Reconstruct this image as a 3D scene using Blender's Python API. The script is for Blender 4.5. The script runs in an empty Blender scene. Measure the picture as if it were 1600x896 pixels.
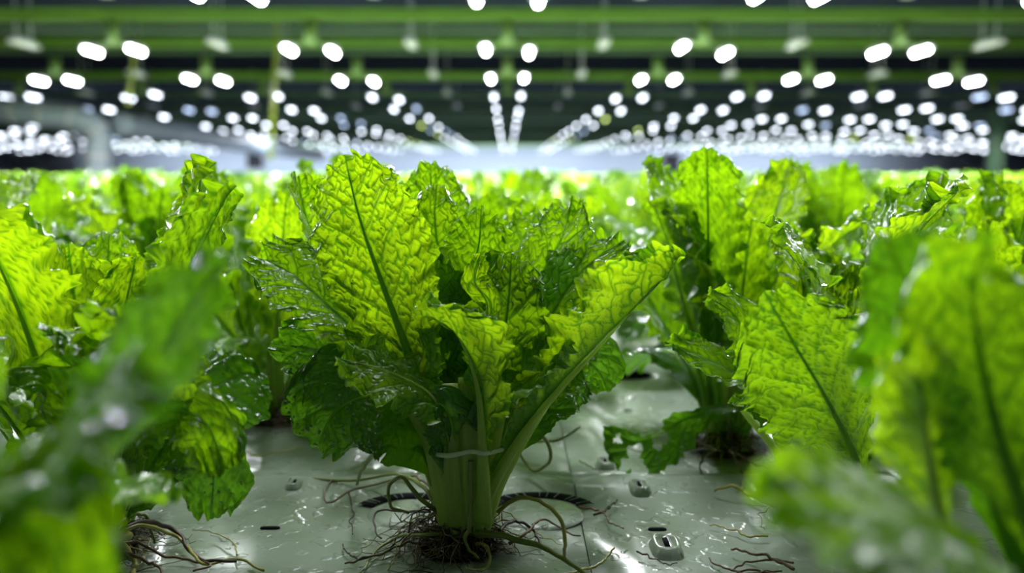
import bpy, math, random
import numpy as np
from mathutils import Vector

PI = math.pi
S = bpy.context.scene
COL = S.collection
rng = np.random.default_rng(7)
random.seed(7)

# ------------------------------------------------------------------ camera
CAM_H, LENS = 0.29, 35.0
FPX = 1600 * LENS / 36.0
PITCH = math.atan((448 - 273) / FPX)
YAW = math.atan(7 / FPX)
cam = bpy.data.objects.new('camera', bpy.data.cameras.new('camera'))
COL.objects.link(cam)
cam.data.lens = LENS
cam.data.sensor_width = 36
cam.location = (0, 0, CAM_H)
cam.rotation_euler = (PI / 2 - PITCH, 0, -YAW)
cam.data.clip_end = 500
cam.data.clip_start = 0.02
S.camera = cam
cam.data.dof.use_dof = True
cam.data.dof.focus_distance = 0.745
cam.data.dof.aperture_fstop = 4.0
cam.data.dof.aperture_blades = 0
ROT = cam.rotation_euler.to_matrix()


def ray(px, py):
    return ROT @ Vector(((px - 800) / FPX, -(py - 448) / FPX, -1.0))


def P(px, py, Y):
    """point at world depth Y seen at that place of the frame"""
    d = ray(px, py)
    k = Y / d.y
    return np.array((d.x * k, Y, CAM_H + d.z * k))


def G(px, py, z=0.0):
    d = ray(px, py)
    k = (z - CAM_H) / d.z
    return np.array((d.x * k, d.y * k, z))


# ------------------------------------------------------------------ materials
def newmat(name):
    m = bpy.data.materials.new(name)
    m.use_nodes = True
    nt = m.node_tree
    nt.nodes.clear()
    return m, nt, nt.nodes, nt.links


def simple(name, col, rough=0.5, metal=0.0, noise=0.0, nscale=20, bump=0.0, bscale=60, coat=0.0, spec=0.5):
    m, nt, N, L = newmat(name)
    out = N.new('ShaderNodeOutputMaterial')
    b = N.new('ShaderNodeBsdfPrincipled')
    L.new(b.outputs[0], out.inputs[0])
    b.inputs['Base Color'].default_value = (*col, 1)
    b.inputs['Roughness'].default_value = rough
    b.inputs['Metallic'].default_value = metal
    b.inputs['Coat Weight'].default_value = coat
    b.inputs['Specular IOR Level'].default_value = spec
    tc = N.new('ShaderNodeTexCoord')
    if noise:
        n = N.new('ShaderNodeTexNoise')
        n.inputs['Scale'].default_value = nscale
        n.inputs['Detail'].default_value = 4
        L.new(tc.outputs['Object'], n.inputs['Vector'])
        r = N.new('ShaderNodeMixRGB')
        r.inputs[1].default_value = (*[c * (1 - noise) for c in col], 1)
        r.inputs[2].default_value = (*[min(1, c * (1 + noise)) for c in col], 1)
        L.new(n.outputs[0], r.inputs[0])
        L.new(r.outputs[0], b.inputs['Base Color'])
    if bump:
        n2 = N.new('ShaderNodeTexNoise')
        n2.inputs['Scale'].default_value = bscale
        L.new(tc.outputs['Object'], n2.inputs['Vector'])
        bp = N.new('ShaderNodeBump')
        bp.inputs['Strength'].default_value = bump
        bp.inputs['Distance'].default_value = 0.004
        L.new(n2.outputs[0], bp.inputs['Height'])
        L.new(bp.outputs[0], b.inputs['Normal'])
    return m


def leaf_mat(name, dif, dif_vein, tr, tr_vein, trans=0.5, gloss=0.32, rough=0.3):
    m, nt, N, L = newmat(name)
    out = N.new('ShaderNodeOutputMaterial')
    at = N.new('ShaderNodeAttribute')
    at.attribute_name = 'vein'
    tc = N.new('ShaderNodeTexCoord')
    nz = N.new('ShaderNodeTexNoise')
    nz.inputs['Scale'].default_value = 22
    nz.inputs['Detail'].default_value = 3
    L.new(tc.outputs['Object'], nz.inputs['Vector'])

    def mix(c1, c2, fac):
        x = N.new('ShaderNodeMixRGB')
        if isinstance(c1, tuple):
            x.inputs[1].default_value = (*c1, 1)
        else:
            L.new(c1, x.inputs[1])
        if isinstance(c2, tuple):
            x.inputs[2].default_value = (*c2, 1)
        else:
            L.new(c2, x.inputs[2])
        L.new(fac, x.inputs[0])
        return x.outputs[0]
    d0 = mix(tuple(c * 0.75 for c in dif), tuple(c * 1.3 for c in dif), nz.outputs[0])
    t0 = mix(tuple(c * 0.8 for c in tr), tuple(min(1, c * 1.2) for c in tr), nz.outputs[0])
    dc = mix(d0, dif_vein, at.outputs['Fac'])
    tcol = mix(t0, tr_vein, at.outputs['Fac'])
    # paler matt underside
    geo = N.new('ShaderNodeNewGeometry')
    under = N.new('ShaderNodeMath')
    under.operation = 'MULTIPLY'
    L.new(geo.outputs['Backfacing'], under.inputs[0])
    under.inputs[1].default_value = 0.3
    dc2 = mix(dc, dif_vein, under.outputs[0])
    fine = N.new('ShaderNodeTexNoise')
    fine.inputs['Scale'].default_value = 260
    fine.inputs['Detail'].default_value = 3
    L.new(tc.outputs['Object'], fine.inputs['Vector'])
    bp = N.new('ShaderNodeBump')
    bp.inputs['Strength'].default_value = 0.45
    bp.inputs['Distance'].default_value = 0.0012
    L.new(fine.outputs[0], bp.inputs['Height'])
    df = N.new('ShaderNodeBsdfDiffuse')
    L.new(dc2, df.inputs[0])
    L.new(bp.outputs[0], df.inputs['Normal'])
    tl = N.new('ShaderNodeBsdfTranslucent')
    L.new(tcol, tl.inputs[0])
    L.new(bp.outputs[0], tl.inputs['Normal'])
    mx = N.new('ShaderNodeMixShader')
    mx.inputs[0].default_value = trans
    L.new(df.outputs[0], mx.inputs[1])
    L.new(tl.outputs[0], mx.inputs[2])
    gl = N.new('ShaderNodeBsdfGlossy')
    gl.inputs['Color'].default_value = (1, 1, 1, 1)
    gl.inputs['Roughness'].default_value = rough
    L.new(bp.outputs[0], gl.inputs['Normal'])
    fr = N.new('ShaderNodeFresnel')
    ior = N.new('ShaderNodeMapRange')  # same outside index on both faces of the thin leaf
    ior.inputs[3].default_value = 1.42
    ior.inputs[4].default_value = 1 / 1.42
    L.new(geo.outputs['Backfacing'], ior.inputs[0])
    L.new(ior.outputs[0], fr.inputs[0])
    L.new(bp.outputs[0], fr.inputs['Normal'])
    k = N.new('ShaderNodeMath')
    k.operation = 'MULTIPLY'
    k.use_clamp = True
    L.new(fr.outputs[0], k.inputs[0])
    k.inputs[1].default_value = gloss * 3
    m2 = N.new('ShaderNodeMixShader')
    L.new(k.outputs[0], m2.inputs[0])
    L.new(mx.outputs[0], m2.inputs[1])
    L.new(gl.outputs[0], m2.inputs[2])
    L.new(m2.outputs[0], out.inputs[0])
    return m


M = {}
M['leaf'] = leaf_mat('lettuce_leaf', (0.09, 0.24, 0.005), (0.13, 0.33, 0.02), (0.40, 0.74, 0.003), (0.05, 0.22, 0.002), gloss=.36)
M['leaf_dark'] = leaf_mat('outer_leaf', (0.035, 0.16, 0.006), (0.09, 0.25, 0.02), (0.17, 0.44, 0.003), (0.06, 0.22, 0.004), trans=0.4, gloss=0.5, rough=0.24)
M['leaf_light'] = leaf_mat('young_leaf', (0.13, 0.32, 0.008), (0.17, 0.37, 0.025), (0.54, 0.86, 0.004), (0.05, 0.25, 0.002), trans=0.55, gloss=.4)


def stem_mat(name, c1, c2, tr):
    m, nt, N, L = newmat(name)
    out = N.new('ShaderNodeOutputMaterial')
    uv = N.new('ShaderNodeUVMap')
    uv.uv_map = 'uv'
    mp = N.new('ShaderNodeMapping')
    mp.inputs['Scale'].default_value = (26, 1.5, 1)
    L.new(uv.outputs[0], mp.inputs[0])
    n = N.new('ShaderNodeTexNoise')
    n.inputs['Scale'].default_value = 2.0
    n.inputs['Detail'].default_value = 3
    L.new(mp.outputs[0], n.inputs['Vector'])
    cr = N.new('ShaderNodeMixRGB')
    cr.inputs[1].default_value = (*c1, 1)
    cr.inputs[2].default_value = (*c2, 1)
    L.new(n.outputs[0], cr.inputs[0])
    b = N.new('ShaderNodeBsdfPrincipled')
    L.new(cr.outputs[0], b.inputs['Base Color'])
    b.inputs['Roughness'].default_value = 0.38
    b.inputs['Subsurface Weight'].default_value = 0.25
    b.inputs['Subsurface Radius'].default_value = (0.6, 1.0, 0.2)
    b.inputs['Subsurface Scale'].default_value = 0.006
    bp = N.new('ShaderNodeBump')
    bp.inputs['Strength'].default_value = 0.35
    bp.inputs['Distance'].default_value = 0.001
    L.new(n.outputs[0], bp.inputs['Height'])
    L.new(bp.outputs[0], b.inputs['Normal'])
    tl = N.new('ShaderNodeBsdfTranslucent')
    tl.inputs[0].default_value = (*tr, 1)
    mx = N.new('ShaderNodeMixShader')
    mx.inputs[0].default_value = 0.4
    L.new(b.outputs[0], mx.inputs[1])
    L.new(tl.outputs[0], mx.inputs[2])
    L.new(mx.outputs[0], out.inputs[0])
    return m


M['stem'] = stem_mat('pale_stem', (0.26, 0.40, 0.06), (0.58, 0.66, 0.22), (0.75, 0.95, 0.3))
M['rib'] = stem_mat('green_rib', (0.16, 0.36, 0.02), (0.27, 0.48, 0.05), (0.62, 0.95, 0.06))
M['root'] = simple('brown_root', (0.11, 0.06, 0.03), 0.55, noise=0.5, nscale=40)
M['root_dark'] = simple('dark_root', (0.035, 0.018, 0.012), 0.5, noise=0.4, nscale=40)
M['root_yellow'] = simple('yellow_root', (0.33, 0.30, 0.07), 0.35, noise=0.25, nscale=60)
M['root_green'] = simple('green_root', (0.17, 0.20, 0.04), 0.35, noise=0.35, nscale=60)
M['black'] = simple('black_plastic', (0.004, 0.005, 0.006), 0.9, spec=.05)
M['band'] = simple('pale_band', (0.55, 0.6, 0.45), 0.3)
M['beam'] = simple('green_paint', (0.13, 0.26, 0.02), 0.5, noise=0.15, nscale=2)
M['beam_dull_haze'] = simple('dull_green_haze_paint', (0.11, 0.19, 0.09), 0.5, noise=0.15, nscale=2)  # greyer green with the far beams' haze put into the colour; purlins share it
M['post'] = simple('post_paint', (0.13, 0.22, 0.05), 0.5)
M['pipe_yellow'] = simple('yellow_green_paint', (0.16, 0.20, 0.005), 0.4)
M['duct'] = simple('duct_wrap', (0.34, 0.40, 0.46), 0.45, noise=0.06, nscale=1.5)
M['housing'] = simple('lamp_housing', (0.55, 0.56, 0.58), 0.4)
M['ceiling'] = simple('dark_ceiling', (0.016, 0.021, 0.032), 0.95, noise=0.5, nscale=0.35, spec=0.05)
M['wall'] = simple('pale_wall', (0.50, 0.58, 0.70), 0.7, noise=0.08, nscale=0.3)  # pale blue-grey wall, its paleness also standing in for distant haze
M['dark_panel'] = simple('dark_panel', (0.012, 0.015, 0.025), 0.4)
M['floor'] = simple('grey_floor', (0.28, 0.31, 0.36), 0.6, noise=0.1, nscale=0.5)
M['bench'] = simple('bench_metal', (0.4, 0.42, 0.42), 0.5)


def emat(name, col, strength, sampling):
    m, nt, N, L = newmat(name)
    out = N.new('ShaderNodeOutputMaterial')
    e = N.new('ShaderNodeEmission')
    e.inputs[0].default_value = (*col, 1)
    e.inputs[1].default_value = strength
    L.new(e.outputs[0], out.inputs[0])
    m.cycles.emission_sampling = sampling
    return m


M['lamp'] = emat('lamp_glow', (0.93, 0.97, 1.0), 30, 'AUTO')
M['lamp_far'] = emat('lamp_glow_far', (0.80, 0.88, 1.0), 6.5, 'NONE')
M['lamp_tint'] = emat('lamp_glow_tinted', (0.75, 1.0, 0.25), 3.0, 'NONE')
M['lamp_cool'] = emat('lamp_glow_cool', (0.55, 0.7, 1.0), 2.5, 'NONE')
M['lamp_dim'] = simple('unlit_lamp', (0.75, 0.72, 0.70), 0.3)


def tray_mat():
    m, nt, N, L = newmat('wet_white_plastic')
    out = N.new('ShaderNodeOutputMaterial')
    b = N.new('ShaderNodeBsdfPrincipled')
    L.new(b.outputs[0], out.inputs[0])
    tc = N.new('ShaderNodeTexCoord')
    n = N.new('ShaderNodeTexNoise')
    n.inputs['Scale'].default_value = 9
    n.inputs['Detail'].default_value = 6
    L.new(tc.outputs['Object'], n.inputs['Vector'])
    cr = N.new('ShaderNodeValToRGB')
    cr.color_ramp.elements[0].position = 0.3
    cr.color_ramp.elements[0].color = (0.15, 0.19, 0.13, 1)
    cr.color_ramp.elements[1].position = 0.6
    cr.color_ramp.elements[1].color = (0.26, 0.31, 0.26, 1)
    L.new(n.outputs[0], cr.inputs[0])
    # sparse algae and dirt specks
    v = N.new('ShaderNodeTexNoise')
    v.inputs['Scale'].default_value = 75
    v.inputs['Detail'].default_value = 5
    L.new(tc.outputs['Object'], v.inputs['Vector'])
    c2 = N.new('ShaderNodeValToRGB')
    c2.color_ramp.elements[0].position = 0.68
    c2.color_ramp.elements[0].color = (0, 0, 0, 1)
    c2.color_ramp.elements[1].position = 0.76
    c2.color_ramp.elements[1].color = (1, 1, 1, 1)
    L.new(v.outputs[0], c2.inputs[0])
    mx = N.new('ShaderNodeMixRGB')
    L.new(c2.outputs[0], mx.inputs[0])
    L.new(cr.outputs[0], mx.inputs[1])
    mx.inputs[2].default_value = (0.12, 0.11, 0.05, 1)
    L.new(mx.outputs[0], b.inputs['Base Color'])
    # puddles: smooth where wet, rougher where dry
    w = N.new('ShaderNodeTexNoise')
    w.inputs['Scale'].default_value = 14
    w.inputs['Detail'].default_value = 3
    L.new(tc.outputs['Object'], w.inputs['Vector'])
    r = N.new('ShaderNodeMapRange')
    r.inputs[1].default_value = 0.42
    r.inputs[2].default_value = 0.6
    r.inputs[3].default_value = 0.27
    r.inputs[4].default_value = 0.38
    L.new(w.outputs[0], r.inputs[0])
    L.new(r.outputs[0], b.inputs['Roughness'])
    wv = N.new('ShaderNodeTexNoise')
    wv.inputs['Scale'].default_value = 55
    wv.inputs['Detail'].default_value = 2
    L.new(tc.outputs['Object'], wv.inputs['Vector'])
    sm = N.new('ShaderNodeValToRGB')
    sm.color_ramp.elements[0].position = 0.55
    sm.color_ramp.elements[1].position = 0.62
    L.new(wv.outputs[0], sm.inputs[0])
    bp = N.new('ShaderNodeBump')
    bp.inputs['Strength'].default_value = 0.5
    bp.inputs['Distance'].default_value = 0.0015
    L.new(sm.outputs[0], bp.inputs['Height'])
    L.new(bp.outputs[0], b.inputs['Normal'])
    return m


M['tray'] = tray_mat()


def water_mat():
    m, nt, N, L = newmat('water')
    out = N.new('ShaderNodeOutputMaterial')
    b = N.new('ShaderNodeBsdfPrincipled')
    b.inputs['Base Color'].default_value = (0.9, 1, 0.9, 1)
    b.inputs['Roughness'].default_value = 0.03
    b.inputs['IOR'].default_value = 1.33
    b.inputs['Transmission Weight'].default_value = 0.85
    L.new(b.outputs[0], out.inputs[0])
    return m


M['water'] = water_mat()


# ------------------------------------------------------------------ mesh helpers
class MB:
    """collects vertex grids, boxes and tubes into one mesh"""

    def __init__(self):
        self.v, self.f, self.uv, self.vein, self.mi = [], [], [], [], []
        self.n = 0

    def grid(self, X, closed_v=False, uv=None, vein=None, mi=0):
        a, b = X.shape[:2]
        idx = np.arange(a * b).reshape(a, b) + self.n
        i0 = idx[:-1, :]
        i1 = idx[1:, :]
        if closed_v:
            q = np.stack([i0, np.roll(i0, -1, 1), np.roll(i1, -1, 1), i1], -1).reshape(-1, 4)
        else:
            q = np.stack([i0[:, :-1], i0[:, 1:], i1[:, 1:], i1[:, :-1]], -1).reshape(-1, 4)
        self.v.append(X.reshape(-1, 3))
        self.f.append(q)
        self.uv.append((uv if uv is not None else np.zeros((a, b, 2))).reshape(-1, 2))
        self.vein.append((vein if vein is not None else np.zeros((a, b))).reshape(-1))
        self.mi.append(np.full(len(q), mi))
        self.n += a * b

    def tube(self, pts, rad, seg=8, flat=1.0, up=None, mi=0, ridges=0, cap=True):
        pts = np.asarray(pts, float)
        n = len(pts)
        rad = np.broadcast_to(np.asarray(rad, float), (n,)).copy()
        T = np.gradient(pts, axis=0)
        T /= np.linalg.norm(T, axis=1)[:, None] + 1e-12
        if up is None:
            N0 = np.zeros((n, 3))
            ref = np.array((0, 0, 1.0)) if abs(T[0, 2]) < 0.9 else np.array((0, 1.0, 0))
            cur = ref
            for i in range(n):
                cur = cur - cur.dot(T[i]) * T[i]
                cur /= np.linalg.norm(cur) + 1e-9
                N0[i] = cur
        else:
            N0 = np.asarray(up, float)
            N0 = N0 - (N0 * T).sum(1)[:, None] * T
            N0 /= np.linalg.norm(N0, axis=1)[:, None] + 1e-9
        Bv = np.cross(T, N0)
        if cap:
            pts = np.vstack([pts[:1], pts, pts[-1:]])
            rad = np.concatenate([[1e-5], rad, [1e-5]])
            N0 = np.vstack([N0[:1], N0, N0[-1:]])
            Bv = np.vstack([Bv[:1], Bv, Bv[-1:]])
        th = np.linspace(0, 2 * PI, seg, endpoint=False)
        rr = 1 + (0.07 * np.cos(ridges * th) if ridges else 0 * th)
        X = pts[:, None] + rad[:, None, None] * rr[None, :, None] * (
            np.cos(th)[None, :, None] * Bv[:, None] + flat * np.sin(th)[None, :, None] * N0[:, None])
        L = np.linspace(0, 1, len(pts))
        uv = np.stack(np.broadcast_arrays(th[None] / (2 * PI), L[:, None]), -1)
        self.grid(X[:, ::-1], True, uv=uv[:, ::-1], mi=mi)

    def box(self, c, s, mi=0, rz=0.0):
        x, y, z = [k / 2 for k in s]
        v = np.array([(-x, -y, -z), (x, -y, -z), (x, y, -z), (-x, y, -z), (-x, -y, z), (x, -y, z), (x, y, z), (-x, y, z)])
        if rz:
            R = np.array(((math.cos(rz), -math.sin(rz), 0), (math.sin(rz), math.cos(rz), 0), (0, 0, 1)))
            v = v @ R.T
        v = v + np.array(c)
        q = np.array([(0, 3, 2, 1), (4, 5, 6, 7), (0, 1, 5, 4), (1, 2, 6, 5), (2, 3, 7, 6), (3, 0, 4, 7)]) + self.n
        self.v.append(v)
        self.f.append(q)
        self.uv.append(np.zeros((8, 2)))
        self.vein.append(np.zeros(8))
        self.mi.append(np.full(6, mi))
        self.n += 8

    def ball(self, c, r, seg=8, sq=1.0, mi=0):
        th = np.linspace(0, 2 * PI, seg, endpoint=False)
        ph = np.linspace(0.02, PI - 0.02, max(4, seg // 2 + 1))
        X = np.stack([np.sin(ph)[:, None] * np.cos(th)[None], np.sin(ph)[:, None] * np.sin(th)[None],
                      sq * np.cos(ph)[:, None] * np.ones_like(th)[None]], -1) * r + np.array(c)
        self.grid(X, True, mi=mi)

    def mesh(self, name, mats, smooth=True):
        me = bpy.data.meshes.new(name)
        v = np.concatenate(self.v).astype(np.float32)
        f = np.concatenate(self.f).astype(np.int32)
        me.vertices.add(len(v))
        me.vertices.foreach_set('co', v.ravel())
        me.loops.add(f.size)
        me.loops.foreach_set('vertex_index', f.ravel())
        me.polygons.add(len(f))
        me.polygons.foreach_set('loop_start', np.arange(0, f.size, 4, dtype=np.int32))
        me.polygons.foreach_set('material_index', np.concatenate(self.mi).astype(np.int32))
        if smooth:
            me.polygons.foreach_set('use_smooth', np.ones(len(f), dtype=bool))
        me.update(calc_edges=True)
        uvl = me.uv_layers.new(name='uv')
        uvl.data.foreach_set('uv', np.concatenate(self.uv)[f.ravel()].astype(np.float32).ravel())
        a = me.attributes.new('vein', 'FLOAT', 'POINT')
        a.data.foreach_set('value', np.concatenate(self.vein).astype(np.float32))
        for m in (mats if isinstance(mats, (list, tuple)) else [mats]):
            me.materials.append(m)
        me.validate()
        return me

    def build(self, name, mats, parent=None, smooth=True):
        return link(name, self.mesh(name, mats, smooth), parent)


def link(name, me, parent=None):
    o = bpy.data.objects.new(name, me)
    COL.objects.link(o)
    if parent:
        o.parent = parent
    return o


def tag(o, label=None, cat=None, group=None, kind=None):
    if label:
        o['label'] = label
    if cat:
        o['category'] = cat
    if group:
        o['group'] = group
    if kind:
        o['kind'] = kind
    return o


def empty(name, loc=(0, 0, 0), rz=0.0):
    o = bpy.data.objects.new(name, None)
    o.empty_display_size = 0.05
    COL.objects.link(o)
    o.location = loc
    o.rotation_euler = (0, 0, rz)
    return o


def spline(pts, n=60):
    """Catmull-Rom through pts, resampled evenly by length"""
    p = np.asarray(pts, float)
    if len(p) == 2:
        return p[0] + (p[1] - p[0]) * np.linspace(0, 1, n)[:, None]
    q = np.vstack([2 * p[0] - p[1], p, 2 * p[-1] - p[-2]])
    out = []
    for i in range(1, len(q) - 2):
        t = np.linspace(0, 1, 24, endpoint=False)[:, None]
        a, b, c, d = q[i - 1], q[i], q[i + 1], q[i + 2]
        out.append(0.5 * (2 * b + (c - a) * t + (2 * a - 5 * b + 4 * c - d) * t ** 2 + (3 * b - a - 3 * c + d) * t ** 3))
    out.append(p[-1:])
    o = np.vstack(out)
    s = np.concatenate([[0], np.cumsum(np.linalg.norm(np.diff(o[:, :3], axis=0), axis=1))])
    u = np.linspace(0, s[-1], n)
    return np.stack([np.interp(u, s, o[:, k]) for k in range(o.shape[1])], 1)


def wob(x, r, f0, k=4):
    """smooth random wave"""
    y = 0
    for j in range(k):
        y = y + r.uniform(.5, 1) / (1 + j * .6) * np.sin(x * f0 * (1 + j * .83) * r.uniform(.8, 1.2) + r.uniform(0, 6.28))
    return y / 1.6


def voronoi(a, b, cell, r):
    sh = a.shape
    A = a.ravel()
    B = b.ravel()
    lo = (A.min() - cell, B.min() - cell)
    hi = (A.max() + cell, B.max() + cell)
    na = int((hi[0] - lo[0]) / cell) + 1
    nb = int((hi[1] - lo[1]) / cell) + 1
    jx = r.uniform(0.1, .9, (na, nb))
    jy = r.uniform(0.1, .9, (na, nb))
    ia = ((A - lo[0]) / cell)
    ib = ((B - lo[1]) / cell)
    fa = np.floor(ia).astype(int)
    fb = np.floor(ib).astype(int)
    d1 = np.full(A.shape, 9.0)
    d2 = np.full(A.shape, 9.0)
    for da in (-1, 0, 1):
        for db in (-1, 0, 1):
            ca = np.clip(fa + da, 0, na - 1)
            cb = np.clip(fb + db, 0, nb - 1)
            d = np.hypot(ca + jx[ca, cb] - ia, cb + jy[ca, cb] - ib)
            m = d < d1
            d2 = np.where(m, d1, np.minimum(d2, d))
            d1 = np.where(m, d, d1)
    return (d2 - d1).reshape(sh)


PROF = [(0, .16), (.22, .13), (.36, .24), (.5, .6), (.65, .88), (.8, 1.0), (.92, .86), (1, .72)]
PROF_LONG = [(0, .16), (.3, .12), (.42, .25), (.55, .62), (.7, .9), (.85, 1.0), (.95, .85), (1, .72)]
PROF_WIDE = [(0, .12), (.16, .12), (.26, .45), (.4, .85), (.6, 1.0), (.8, .95), (1, .72)]


def leaf_grid(sp, nrm, W, seed=0, ns=230, nv=141, prof=PROF, cup=4.0, fold=0.0, ruf=0.007, rfreq=160, cren=0.11,
              pucker=0.0014, roll=0.0, cell=0.0088, half=(1, 1), wave=0.004, hole=None):
    r = np.random.default_rng(seed + 100)
    C = spline(sp, 160)
    L = np.linalg.norm(np.diff(C, axis=0), axis=1).sum()
    T = np.gradient(C, axis=0)
    T /= np.linalg.norm(T, axis=1)[:, None]
    nr = np.asarray(nrm, float)
    if nr.ndim == 1:
        nr = np.repeat(nr[None], 160, 0)
    else:
        u = np.linspace(0, 1, 160)
        kk = np.linspace(0, 1, len(nr))
        nr = np.stack([np.interp(u, kk, nr[:, j]) for j in range(3)], 1)
    Nn = nr - (nr * T).sum(1)[:, None] * T
    Nn /= np.linalg.norm(Nn, axis=1)[:, None] + 1e-9
    Bb = np.cross(T, Nn)
    q = np.linspace(0, 1, ns)
    s = 1 - (1 - q) ** 1.35
    v = np.linspace(-1, 1, nv)
    v = np.sign(v) * np.abs(v) ** 0.92
    Sg, V = np.meshgrid(s, v, indexing='ij')
    px, py = zip(*prof)
    # smooth the outline
    uu = np.linspace(0, 1, 200)
    pr = np.interp(uu, px, py)
    kern = np.hanning(25)
    kern /= kern.sum()
    pr = np.convolve(np.pad(pr, 12, mode='edge'), kern, 'valid')
    w = np.interp(Sg, uu, pr) * W
    w = w + 1e-5
    blade = np.clip((Sg - .3) / .15, 0, 1)
    for sgn in (-1, 1):
        e = wob(Sg * L, r, 230, 5) + .3 * wob(Sg * L, r, 520, 3)
        big = wob(Sg * L, r, 60, 3)
        m = (V * sgn > 0)
        w = np.where(m, w * (1 + blade * (cren * e + .09 * big)) * half[0 if sgn < 0 else 1], w)
    a = Sg * L
    b = V * w
    tw = wob(V * 3, r, 2.2, 4) + .35 * wob(V * 3, r, 5.5, 3)
    a = a + np.clip((Sg - .7) / .3, 0, 1) ** 3 * tw * cren * W * 1.0 - np.clip((Sg - .5) / .5, 0, 1) ** 1.4 * np.abs(V) ** 2.4 * W * .62
    # veins
    warp_a = a + .0025 * np.sin(b * 420 + 1) + .0015 * np.sin(b * 900 + a * 300)
    warp_b = b + .0025 * np.sin(a * 380 + 2)
    F = voronoi(warp_a, warp_b, cell, r)
    F2 = voronoi(warp_b, warp_a, cell * .48, r)
    space = .028
    ph = (a - .95 * np.abs(b) - 6 * b * b + np.where(b > 0, .5 * space, 0) + .0012 * np.sin(np.abs(b) * 300)) / space
    dl = np.abs(ph - np.floor(ph) - .5) * space  # distance-like, .0 at a lateral
    latw = .0010 * np.clip(1.2 - np.abs(V), .25, 1)
    lat = np.exp(-(dl / latw) ** 2) * np.clip((Sg - .2) / .1, 0, 1)
    net = np.exp(-(F / .13) ** 2)
    net2 = np.exp(-(F2 / .12) ** 2)
    mid = np.exp(-(b / (.0035 * (1.15 - Sg))) ** 2)
    vein = np.clip(np.maximum.reduce([lat, .95 * net, .4 * net2, mid]), 0, 1)
    vein = np.where(Sg < .3, np.maximum(vein, 1 - Sg / .3), vein)
    hgt = pucker * (np.clip(F / .35, 0, 1) ** .7 + .5 * np.clip(F2 / .4, 0, 1) * .4) * np.clip(dl / .004, 0, 1) * blade * np.clip(np.abs(b) / .006, 0, 1)
    hgt += .0013 * np.sqrt(np.clip(dl / (space / 2), 0, 1)) * blade * np.clip(np.abs(b) / .01, 0, 1)
    # bend
    rim = np.clip(np.maximum(np.abs(V), np.clip((Sg - .6) / .4, 0, 1) ** 1.5), 0, 1)
    R = 0
    for sgn in (-1, 1):
        R = R + np.where(V * sgn > 0, wob(a + .3 * b, r, rfreq, 4), 0)
    tipw = np.clip((Sg - .75) / .25, 0, 1) ** 2
    R = R * (1 - tipw) + tipw * wob(V * 2, r, 5, 4)
    rufA = ruf * rim ** 2.6 * blade
    h = hgt + rufA * R + wave * (wob(a, r, 28, 2) * blade + wob(a * 1.3 + b * 2, r, 55, 2) * np.abs(V) * blade)
    kcup = cup * (np.interp(Sg, [0, .3, .6, 1], [2.0, 2.0, 1.0, .7]))
    kb = kcup * b
    xb = np.where(np.abs(kb) > 1e-4, np.sin(kb) / np.where(np.abs(kcup) < 1e-6, 1, kcup), b)
    h = h + (1 - np.cos(kb)) / (kcup + 1e-9) + fold * np.abs(b) - roll * np.clip(rim - .55, 0, 1) ** 2 * W * blade
    xb = xb * (1 - .12 * np.abs(fold)) + rufA * .6 * np.roll(R, 5, 0) * V * np.abs(V)
    # map onto the bent frame
    u = a / L * 159
    i = np.clip(np.floor(u).astype(int), 0, 158)
    fr = (u - i)[..., None]
    fr = np.clip(fr, 0, 3)
    cc = C[i] + (C[i + 1] - C[i]) * fr
    f1 = np.clip(fr, 0, 1)
    X = cc + (Bb[i] * (1 - f1) + Bb[i + 1] * f1) * xb[..., None] + (Nn[i] * (1 - f1) + Nn[i + 1] * f1) * h[..., None]
    uv = np.stack([V * .5 + .5, Sg], -1)
    keep = None
    return X, uv, vein, (C, Nn, T, L)


def add_rib(mb, info, r0, r1=.0004, flat=.62, side=-1, upto=.97, seg=10, start=0.0, ridges=0, mi=0, n=40):
    C, Nn, T, L = info
    k = np.linspace(start * 159, upto * 159, n).astype(int)
    t = np.linspace(start, upto, n)
    rad = r1 + (r0 - r1) * np.clip(1 - t / 1.0, 0, 1) ** 1.5
    pts = C[k] + side * Nn[k] * (rad * flat * .55)[:, None]
    mb.tube(pts, rad, seg=seg, flat=flat, up=Nn[k], ridges=ridges, mi=mi)


def make_leaf(parent, sp, nrm, W, mat='leaf', rib=.0055, ribmat=None, name='leaf', flat=.62, **kw):
    X, uv, ve, info = leaf_grid(sp, nrm, W, **kw)
    mb = MB()
    mb.grid(X, uv=uv, vein=ve)
    o = mb.build(name, M[mat], parent)
    m2 = MB()
    add_rib(m2, info, rib, flat=flat, ridges=7 if rib > .005 else 0, seg=14)
    ro = m2.build('midrib', M[ribmat or ('rib' if mat != 'leaf_light' else 'stem')], o)
    return o, info, X


def copy_tree(o, parent=None):
    c = o.copy()
    COL.objects.link(c)
    c.parent = parent
    for ch in list(o.children):
        copy_tree(ch, c)
    return c


# ------------------------------------------------------------------ the tended lettuce in focus
HB = G(715, 852)          # where its stem enters the tray
FR = (0, -1, .25)         # faces the camera
BK = (0, 1, .35)          # faces away, we see the underside


def custom_plant(base, label, leaves, group=None):
    root = empty('lettuce_plant', tuple(base))
    tag(root, label, 'lettuce', group)
    outs = []
    for k, d in enumerate(leaves):
        d = dict(d)
        sp = np.array([P(*p) for p in d.pop('sp')]) - base
        n = d.pop('n')
        W = d.pop('W')
        d.setdefault('seed', k * 7 + int(abs(base[0]) * 1000))
        outs.append(make_leaf(root, sp, n, W, **d))
    return root, outs


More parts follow.
